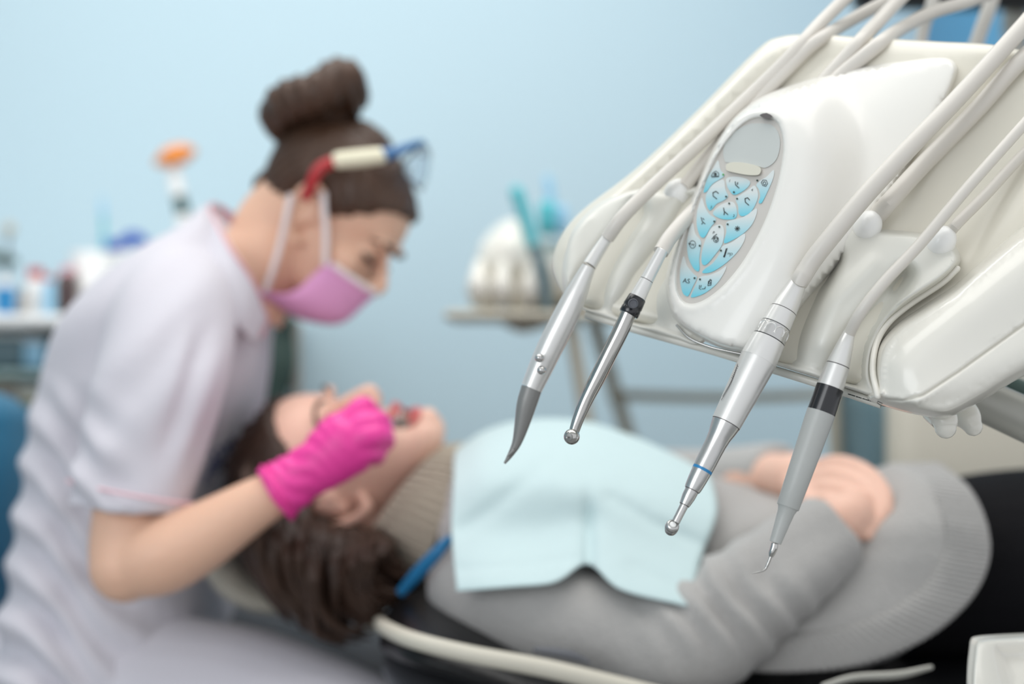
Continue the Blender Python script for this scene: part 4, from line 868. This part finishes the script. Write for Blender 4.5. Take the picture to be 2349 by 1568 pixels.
# ribbed hem band curving over the lap
def ribsheet(inner, outer, nr, amp, lift, rows=9, bulge=.012):
    I = cr(inner, 70); O = cr(outer, 70); n = len(I); vs = []; fs = []
    for j in range(rows):
        t = j/(rows-1)
        for i in range(n):
            p = Vector(I[i])*(1-t)+Vector(O[i])*t; c = Vector((0, 0, H)); r = (p-c).normalized()
            vs.append(p-r*(bulge*math.sin(math.pi*min(t*.8+.1, 1))+amp*math.sin(2*math.pi*nr*i/(n-1))*min(1, 4*t+.2)+lift))
    for j in range(rows-1):
        for i in range(n-1): fs.append((j*n+i, j*n+i+1, (j+1)*n+i+1, (j+1)*n+i))
    return MB().add(vs, fs)
hi = [P(2050, 1066, 1.47), P(2120, 1108, 1.385), P(2160, 1185, 1.34), P(2165, 1268, 1.325), P(2115, 1350, 1.32), P(2020, 1410, 1.315), P(1900, 1445, 1.315), P(1760, 1458, 1.318), P(1650, 1475, 1.325)]
ho = [P(2155, 1064, 1.46), P(2222, 1120, 1.375), P(2262, 1200, 1.335), P(2268, 1285, 1.32), P(2225, 1375, 1.312), P(2125, 1462, 1.308), P(1980, 1522, 1.305), P(1820, 1540, 1.308), P(1660, 1535, 1.318)]
ribsheet(hi, ho, 64, .0032, .0, bulge=.003).build('sweater_hem', 'knit', pat, smooth=2, solid=.004)
# cloth between belly and hem, running into the hem
cc_ = [P(1930, 1095, 1.52), P(1950, 1150, 1.43), P(1945, 1205, 1.37), P(1930, 1262, 1.352), P(1890, 1312, 1.346), P(1840, 1362, 1.342), P(1770, 1402, 1.337), P(1700, 1432, 1.337), P(1630, 1475, 1.34)]
mid_ = [(a_*.45+b_*.55)+Vector((0, -.006, 0)) for a_, b_ in zip(cc_, hi)]
MB().grid([cc_, mid_, [h_+(h_-o_)*.04 for h_, o_ in zip(hi, ho)], [h_+(o_-h_)*.10+Vector((0, .002, 0)) for h_, o_ in zip(hi, ho)]], 8, 8).build('sweater_skirt', 'knit', pat, smooth=2, solid=.004)
# cowl collar: ribbed tube round the neck
mb = MB(); rr = []
A0, A1 = Vector(P(965, 1140, 1.545)), Vector(P(1030, 1165, 1.54)); ax = (A1-A0).normalized(); e1 = Vector((0.30, 0, 1)); e1 = (e1-ax*e1.dot(ax)).normalized(); e2 = ax.cross(e1)
N = 200
for k, (s, r1, r2) in enumerate([(-.012, .052, .055), (-.016, .060, .064), (-.010, .068, .074), (.01, .077, .082), (.03, .080, .088), (.045, .080, .092), (.052, .070, .08)]):
    rr.append([A0+ax*(s+.018*math.cos(2*math.pi*i/N)*(1 if k < 4 else .4))+e1*(r1*math.cos(2*math.pi*i/N)*(1+.025*math.sin(2*math.pi*50*i/N)))+e2*(r2*math.sin(2*math.pi*i/N)*(1+.025*math.sin(2*math.pi*50*i/N)))-e1*.014*(.5) for i in range(N)])
mb.rings(rr, caps=False); mb.build('sweater_collar', 'knitc', pat, solid=.004)
# trousers
tp = MB()
for d in (1.46, 1.64): tp.sweep([P(2020, 1330, d), P(2200, 1300, d), P(2450, 1290, d), P(2900, 1300, d), P(3150, 1360, d)], [.078, .092, .098, .09, .08], 24, rnd=True)
link(remesh(tp, 'trousers', .006, 4), 'trousers', 'trous', pat, smooth=2)

# ---- bib
bb = thing('dental_bib', 'pale turquoise paper bib spread over the patient\'s chest', 'bib', P(1300, 1200, 1.4))
rows = [[P(1075, 1015, 1.64), P(1140, 985, 1.64), P(1240, 975, 1.64), P(1345, 990, 1.64), P(1470, 1030, 1.62), P(1610, 1098, 1.60)],
        [P(1045, 1035, 1.50), P(1120, 990, 1.50), P(1220, 967, 1.50), P(1345, 972, 1.50), P(1480, 1015, 1.49), P(1625, 1085, 1.47)],
        [P(1040, 1110, 1.40), P(1120, 1085, 1.385), P(1220, 1085, 1.375), P(1348, 1100, 1.368), P(1490, 1125, 1.375), P(1645, 1170, 1.38)],
        [P(1036, 1220, 1.355), P(1120, 1225, 1.345), P(1230, 1225, 1.34), P(1350, 1200, 1.34), P(1420, 1235, 1.325), P(1612, 1270, 1.335)],
        [P(1048, 1354, 1.30), P(1140, 1347, 1.282), P(1268, 1336, 1.276), P(1348, 1294, 1.30), P(1425, 1352, 1.272), P(1577, 1390, 1.265)]]
bbm = MB().grid(rows, 14, 14)
bp_ = np.array([(v.x/v.y*F+CX, CY-(v.z-H)/v.y*F) for v in bbm.v]); dn_ = .009*np.exp(-((bp_[:, 0]-1350)/15)**2)*np.clip((bp_[:, 1]-1100)/80, 0, 1)
for pth, am, wd_ in (([(1400, 1140), (1500, 1200), (1640, 1265)], .0045, 16), ([(1060, 1215), (1160, 1140), (1260, 1060)], .004, 18), ([(1050, 1305), (1200, 1300), (1320, 1280)], .0022, 9), ([(1450, 1300), (1560, 1350)], .003, 14)): dn_ += am*np.exp(-(segd(bp_, pth)[0]/wd_)**2)
bbm.v = [v+(v-ORG).normalized()*float(k_) for v, k_ in zip(bbm.v, dn_)]
bib_o = bbm.build('bib_sheet', 'bib', bb, solid=.0012)
MB().sweep([P(1048, 1353, 1.299), P(1140, 1346, 1.281), P(1262, 1336, 1.275)], .0012, 6).build('bib_edge', 'bib', bb)
# bib neck strap
so = thing('bib_strap', 'dark blue strap of the bib running below the beige collar', 'strap', P(970, 1310, 1.42))
MB().sweep([P(1035, 1232, 1.365), P(1005, 1264, 1.36), P(960, 1312, 1.37), P(920, 1358, 1.39)], [.004, .006, .0065, .005], 10, flat=((0, 1, 0), .4)).build('strap_band', 'bibtop', so)
# mouth mirror held in the glove
mm = thing('dental_mirror', 'small steel mouth mirror between glove and the patient\'s open mouth', 'dental tool', P(900, 965, 1.43))
MB().sweep([P(815, 940, 1.43), P(860, 955, 1.435), P(905, 968, 1.44)], [.0025, .0025, .0018], 10).build('mirror_handle', 'steel2', mm)
e = P(915, 970, 1.44); MB().lathe(e+Vector((0, .001, -.001)), e+Vector((0, -.001, .003)), [(0, .010), (.0015, .0105), (.0025, .0098), (.0022, 0)], 20).build('mirror_head', 'steel', mm)

# ============================================================ BACKGROUND
sl = thing('dentist_stool', 'teal-blue leatherette stool backrest behind the dentist, at the left edge', 'stool', P(-60, 1500, 1.75))
MB().sweep([P(-30, 985, 1.80), P(-45, 1100, 1.78), P(-60, 1280, 1.76), P(-70, 1450, 1.76)], [.05, .062, .066, .06], 26, rnd=True, flat=((0, 1, 0), 2.4)).build('backrest', 'stool', sl)
MB().sweep([P(-30, 1560, 1.75), P(60, 1575, 1.72)], [.05, .05], 20, rnd=True, flat=((0, 1, 0), 3)).build('seat', 'blk', sl)
MB().lathe(P(0, 1600, 1.75), (P(0, 1600, 1.75).x, 1.75, .02), [(0, .03), (.35, .03), (.6, .025)], 16).build('column', 'steel2', sl)
for i in range(5):
    a_ = i*2*math.pi/5; c_ = P(0, 1600, 1.75); MB().sweep([(c_.x, c_.y, .12), (c_.x+.27*math.cos(a_), c_.y+.27*math.sin(a_), .06)], [.02, .014], 10, rnd=True).build('leg', 'dgrey', sl)

DC = 2.45
X = lambda px, d=DC: (px-CX)/F*d
Zz = lambda py, d=DC: H+(CY-py)/F*d
cb = thing('counter_cabinet', 'white counter cabinet with open glass shelves behind the dentist', 'cabinet', (X(-100), DC, 0))
MB().box((X(-900), DC-.10, Zz(752)), (X(560), YW-.02, Zz(722)), .008).build('countertop', 'ctop', cb)
MB().box((X(-900), DC+.25, 0), (X(540), DC+.30, Zz(753)), .004).build('back_panel', 'taupe', cb)
MB().box((X(520), DC-.08, 0), (X(545), DC+.25, Zz(753)), .004).build('side_panel', 'ctop', cb)
MB().box((X(-900), DC-.08, 0), (X(-870), DC+.25, Zz(753)), .004).build('side_panel', 'ctop', cb)
for py in (852, 935, 1100): MB().box((X(-870), DC-.08, Zz(py+12)), (X(520), DC+.25, Zz(py-6)), .003).build('shelf', 'glass', cb)
bxs = [(-60, 60, 762, 842, 'navy', 'slate blue storage box on the upper shelf, left'), (62, 112, 772, 842, 'sky', 'light blue storage box on the upper shelf'), (-50, 50, 868, 925, 'taupe', 'brown storage box on the lower shelf'), (52, 100, 880, 925, 'khaki', 'beige storage box on the lower shelf')]
for x0, x1, y0, y1, m, lb in bxs:
    t_ = thing('storage_box', lb+' of the counter cabinet', 'box', (X((x0+x1)/2), DC+.05, Zz(y1)), 'boxes on the cabinet shelves')
    MB().box((X(x0), DC-.02, Zz(y1)), (X(x1), DC+.12, Zz(y0+12)), .004).build('box_body', m, t_); MB().box((X(x0)-.003, DC-.023, Zz(y0+12)), (X(x1)+.003, DC+.123, Zz(y0)), .004).build('lid', 'ctop' if m != 'taupe' else 'khaki', t_)
def jar(name, label, cat, px, top, bot, rpx, m, capm=None, caph=0, d=DC, neck=.6, group='bottles and jars on the counter', shoulder=.14):
    t_ = thing(name, label, cat, (X(px, d), d, Zz(bot, d)), group); a_ = Vector((X(px, d), d, Zz(bot, d))); s_ = d/F; hh = (bot-top)*s_; r = rpx*s_; ch_ = caph*s_
    MB().lathe(a_, a_+Vector((0, 0, 1)), [(0, r*.9), (.003, r), ((hh-ch_)*(1-shoulder), r), ((hh-ch_)*(1-shoulder*.4), r*(neck+1)/2), (hh-ch_, r*neck)], 24).build('vessel', m, t_)
    if capm: MB().lathe(a_+Vector((0, 0, hh-ch_)), a_+Vector((0, 0, hh)), [(0, r*neck*1.05), (ch_*.9, r*neck*1.05), (ch_, r*neck*.9)], 20).build('cap', capm, t_)
    return t_
jar('bottle', 'amber brown bottle with pinkish cap beside the white canister', 'bottle', 154, 612, 726, 25, 'brown', 'pink2', 16)
jar('bottle', 'white bottle with a bright red cap left of the amber bottle', 'bottle', 82, 615, 724, 22, 'white', 'redcap', 24, neck=.8)
jar('bottle', 'small white bottle with blue label cap between red-capped and amber bottles', 'bottle', 112, 632, 724, 13, 'sky', 'redcap', 12, d=DC-.03)
jar('bottle', 'slim brown bottle right of the blue box at the left edge', 'bottle', 52, 660, 724, 9, 'taupe', 'taupe', 8, d=DC-.05)
t_ = thing('bottle', 'blue bottle with white cap standing at the far left edge of the counter', 'bottle', (X(12), DC, Zz(724)), 'bottles and jars on the counter')
MB().lathe((X(12), DC, Zz(724)), (X(12), DC, 3), [(0, .016), (.045, .018), (.05, .012)], 20).build('vessel', 'bluer', t_); MB().lathe((X(12), DC, Zz(724)+.05), (X(12), DC, 3), [(0, .012), (.016, .012)], 16).build('cap', 'white', t_)
cn = jar('canister', 'wide white canister on the counter behind the dentist\'s shoulder', 'canister', 212, 578, 724, 50, 'white', None, 0, DC+.05, .98, shoulder=.04)
wd = jar('canister', 'white wipes canister with royal blue lid parts behind the dentist\'s collar', 'canister', 290, 578, 724, 34, 'white', None, 0, DC+.15, .96, shoulder=.05)
MB().sweep([P(240, 552, DC+.15), P(262, 570, DC+.15), P(285, 556, DC+.15), P(305, 545, DC+.15), P(330, 552, DC+.15)], [.008, .010, .012, .013, .009], 12, rnd=True).build('blue_lid', 'royal', wd)
t_ = thing('brush', 'thin teal brush standing upright beside the royal blue lid', 'brush', (X(238), DC, Zz(700)), None)
MB().sweep([P(238, 700, DC+.10), P(238, 540, DC+.10), P(236, 490, DC+.1)], [.004, .004, .005], 8, rnd=True).build('handle', 'teal', t_); MB().sweep([P(236, 492, DC+.1), P(234, 450, DC+.1)], [.0065, .002], 8, rnd=True).build('bristles', 'sky', t_)
t_ = thing('microscope', 'small dark instrument with brass knob at the far left of the counter', 'instrument', (X(12), DC+.12, Zz(724)))
MB().sweep([P(18, 720, DC+.12), P(16, 600, DC+.12), P(20, 535, DC+.12)], [.006, .004, .003], 10).build('post', 'dgrey', t_)
MB().ell(P(21, 524, DC+.12), (.011, .011, .012)).build('knob', 'khaki', t_)
MB().sweep([P(-60, 590, DC+.12), P(-10, 592, DC+.12), P(32, 598, DC+.12)], [.014, .012, .008], 12, rnd=True).build('arm', 'dgreen', t_)
MB().box((X(-20), DC+.08, Zz(724)), (X(40), DC+.16, Zz(705)), .006).build('base', 'dgrey', t_)
cl = thing('curing_light', 'dental curing light with round orange shield and white handle on the counter', 'curing light', P(420, 700, DC+.1))
MB().lathe(P(402, 356, DC+.1), P(398, 345, DC+.093), [(0, .014), (.001, .03), (.003, .031), (.004, .029), (.0045, .012)], 30).xf(Matrix.Identity(4)).build('shield_stub', 'orange', cl)
MB().sweep([P(364, 372, DC+.1), P(385, 364, DC+.1), P(420, 353, DC+.1), P(438, 347, DC+.1)], [.008, .0155, .0155, .009], 24, rnd=True, flat=((0, 1, 0), 2.0)).build('orange_shield', 'orange', cl)
MB().sweep([P(396, 375, DC+.1), P(402, 410, DC+.1), P(408, 442, DC+.1)], [.010, .0125, .013], 16, rnd=True).build('light_neck', 'white', cl)
MB().sweep([P(408, 440, DC+.1), P(416, 470, DC+.1), P(421, 496, DC+.1)], [.0105, .0125, .012], 16).build('grip', 'dgreen', cl)
MB().sweep([P(421, 494, DC+.1), P(426, 560, DC+.1), P(430, 722, DC+.1)], [.014, .016, .022], 16).build('handle_base', 'white', cl)

# dark device behind the patient's head
dv = thing('suction_unit', 'dark suction unit on a grey post between the dentist and the patient\'s head', 'suction unit', P(650, 1000, 2.1))
MB().sweep([P(628, 715, 2.1), P(636, 760, 2.1), P(640, 830, 2.1), P(630, 890, 2.1), P(620, 960, 2.1)], [.020, .024, .026, .022, .016], 18, rnd=True).build('dark_housing', 'dgreen', dv)
MB().sweep([P(645, 722, 2.08), P(655, 738, 2.08), P(648, 760, 2.08)], [.012, .014, .008], 14, rnd=True).build('green_filter_cap', 'dgreen', dv)
MB().sweep([P(676, 740, 2.12), P(680, 900, 2.12), (P(684, 900, 2.12).x, 2.12, .03)], [.006, .008, .008], 12).build('post', 'tube', dv)
MB().lathe((P(684, 900, 2.12).x, 2.12, 0), (P(684, 900, 2.12).x, 2.12, 1), [(0, .16), (.02, .16), (.035, .02)], 24).build('base', 'dgrey', dv)

# rolling cart with a second cream unit
ct = thing('rolling_cart', 'beige tubular cart frame with a tray shelf standing before the blue wall', 'cart', P(1350, 1500, 2.2))
D2 = 2.2
MB().box((X(1028, D2), D2-.16, Zz(738, D2)), (X(1480, D2), D2+.16, Zz(716, D2)), .008).build('tray_shelf', 'khaki', ct)
MB().sweep([P(1160, 738, D2-.1), P(1200, 750, D2-.1), P(1260, 738, D2-.1)], [.006, .009, .006], 10, rnd=True).build('shelf_bracket', 'khaki', ct)
for (xa, xb, yy, dd) in ((1308, 1350, 990, -.13), (1362, 1445, 1010, .13)):
    a_ = P(xa, 735, D2+dd); b_ = P(xb, yy, D2+dd); v_ = (b_-a_); e_ = a_+v_*((a_.z-.03)/-v_.z); MB().sweep([a_, b_, e_], .0105 if dd < 0 else .012, 12).build('leg', 'khaki', ct)
for (xa, xb, yy, dd) in ((1900, 1915, 990, -.13), (1900, 1930, 1000, .13)):
    a_ = P(xa, 735, D2+dd); v_ = P(xb, yy, D2+dd)-a_; e_ = a_+v_*((a_.z-.03)/-v_.z); MB().sweep([a_, e_], .0105, 12).build('leg', 'khaki', ct)
MB().sweep([P(1395, 905, D2+.1), P(1650, 912, D2+.1), P(1900, 905, D2+.1)], .0082, 12).build('crossbar', 'khaki', ct)
MB().box((X(1480, D2), D2-.16, Zz(738, D2)), (X(1920, D2), D2+.16, Zz(722, D2)), .006).build('rear_shelf', 'khaki', ct)
c2 = thing('small_dental_unit', 'blurred cream dental unit with row of holders standing on the cart tray', 'dental unit', P(1200, 712, D2))
sd = MB(); sd.loftLR([(1088, 600, 1092, 690, D2, .06), (1110, 545, 1105, 708, D2, .10), (1175, 500, 1180, 710, D2, .12), (1228, 545, 1228, 712, D2, .12), (1300, 552, 1300, 712, D2, .12), (1400, 540, 1400, 712, D2, .12), (1440, 560, 1440, 710, D2, .10)])
link(remesh(sd, 'unit_shell', .006, 3), 'unit_shell', 'plastic', c2, smooth=2)
for x in (1122, 1190, 1255): MB().sweep([P(x, 620, D2-.125), P(x-2, 700, D2-.13)], [.008, .010], 12, rnd=True).build('holder_slot', 'khaki', c2)
for x in (1100, 1155, 1222): MB().sweep([P(x, 610, D2-.118), P(x-3, 660, D2-.135), P(x-3, 690, D2-.12)], [.010, .017, .012], 14, rnd=True).build('holder_lobe', 'plastic', c2)
for x in (1118, 1150, 1182, 1215): MB().sweep([P(x, 690, D2-.13), P(x, 712, D2-.13)], [.005, .005], 8).build('foot', 'steel2', c2)
t_ = thing('suction_tip', 'teal tube with dark lower end leaning in front of the cream unit', 'dental tool', P(1230, 600, D2-.16), 'tubes on the cart')
MB().sweep([P(1185, 440, D2-.15), P(1205, 500, D2-.15), P(1222, 560, D2-.15)], [.010, .0095, .009], 12, rnd=True).build('upper_tube', 'teal', t_); MB().sweep([P(1222, 558, D2-.15), P(1246, 630, D2-.15), P(1256, 712, D2-.15)], [.0085, .0095, .007], 12, rnd=True).build('lower_tube', 'navy', t_)
t_ = thing('suction_tip', 'light blue tube standing up behind the teal box on the unit', 'dental tool', P(1262, 480, D2), 'tubes on the cart')
MB().sweep([P(1257, 412, D2), P(1263, 450, D2), P(1270, 500, D2)], [.007, .0075, .0075], 12, rnd=True).build('tube', 'sky', t_)
t_ = thing('tissue_box', 'teal and light blue box on top of the cream unit on the cart', 'box', P(1262, 540, D2-.12))
MB().box((X(1232, D2), D2-.15, Zz(548, D2)), (X(1268, D2), D2-.06, Zz(482, D2)), .006).build('teal_box', 'teal', t_); MB().box((X(1266, D2), D2-.14, Zz(548, D2)), (X(1296, D2), D2-.05, Zz(490, D2)), .006).build('blue_box', 'sky', t_)

# right side: cuspidor column, monitor, blue cabinet
cu = thing('cuspidor_column', 'cream column of the dental unit behind the patient\'s knees', 'dental unit', P(2200, 1400, 1.95))
MB().box((X(2010, 1.95), 1.85, 0.35), (X(2560, 1.95), 2.15, Zz(880, 1.95)), .03).build('column_body', 'shell', cu)
MB().box((X(1975, 1.97), 1.90, 0.35), (X(2016, 1.97), 2.12, Zz(900, 1.97)), .02).build('teal_side_panel', 'navy', cu)
MB().box((X(1975, 1.97), 1.88, 0.0), (X(2500, 1.97), 2.15, .36), .03).build('column_foot', 'dgrey', cu)
mo = thing('monitor', 'black monitor whose lower edge shows at the top right', 'monitor', P(2200, 10, 1.9))
MB().box((X(1958, 1.9), 1.88, Zz(20, 1.9)), (X(2560, 1.9), 1.92, Zz(-420, 1.9)), .008).build('monitor_case', 'blk', mo)
MB().sweep([P(2335, -100, 1.96), P(2328, 60, 1.97), P(2330, 130, 1.98), (P(2330, 130, 1.98).x, 1.98, .9)], [.018, .018, .018, .018], 16).build('monitor_post', 'tube', mo)
bc = thing('wall_cabinet', 'blue cabinet on the wall below the black monitor', 'cabinet', (X(2260, 2.9), 2.9, 1.5))
MB().box((X(2190, 2.9), 2.75, 1.2), (X(2700, 2.9), YW-.01, 2.3), .01).build('cabinet_body', 'bpanel', bc)
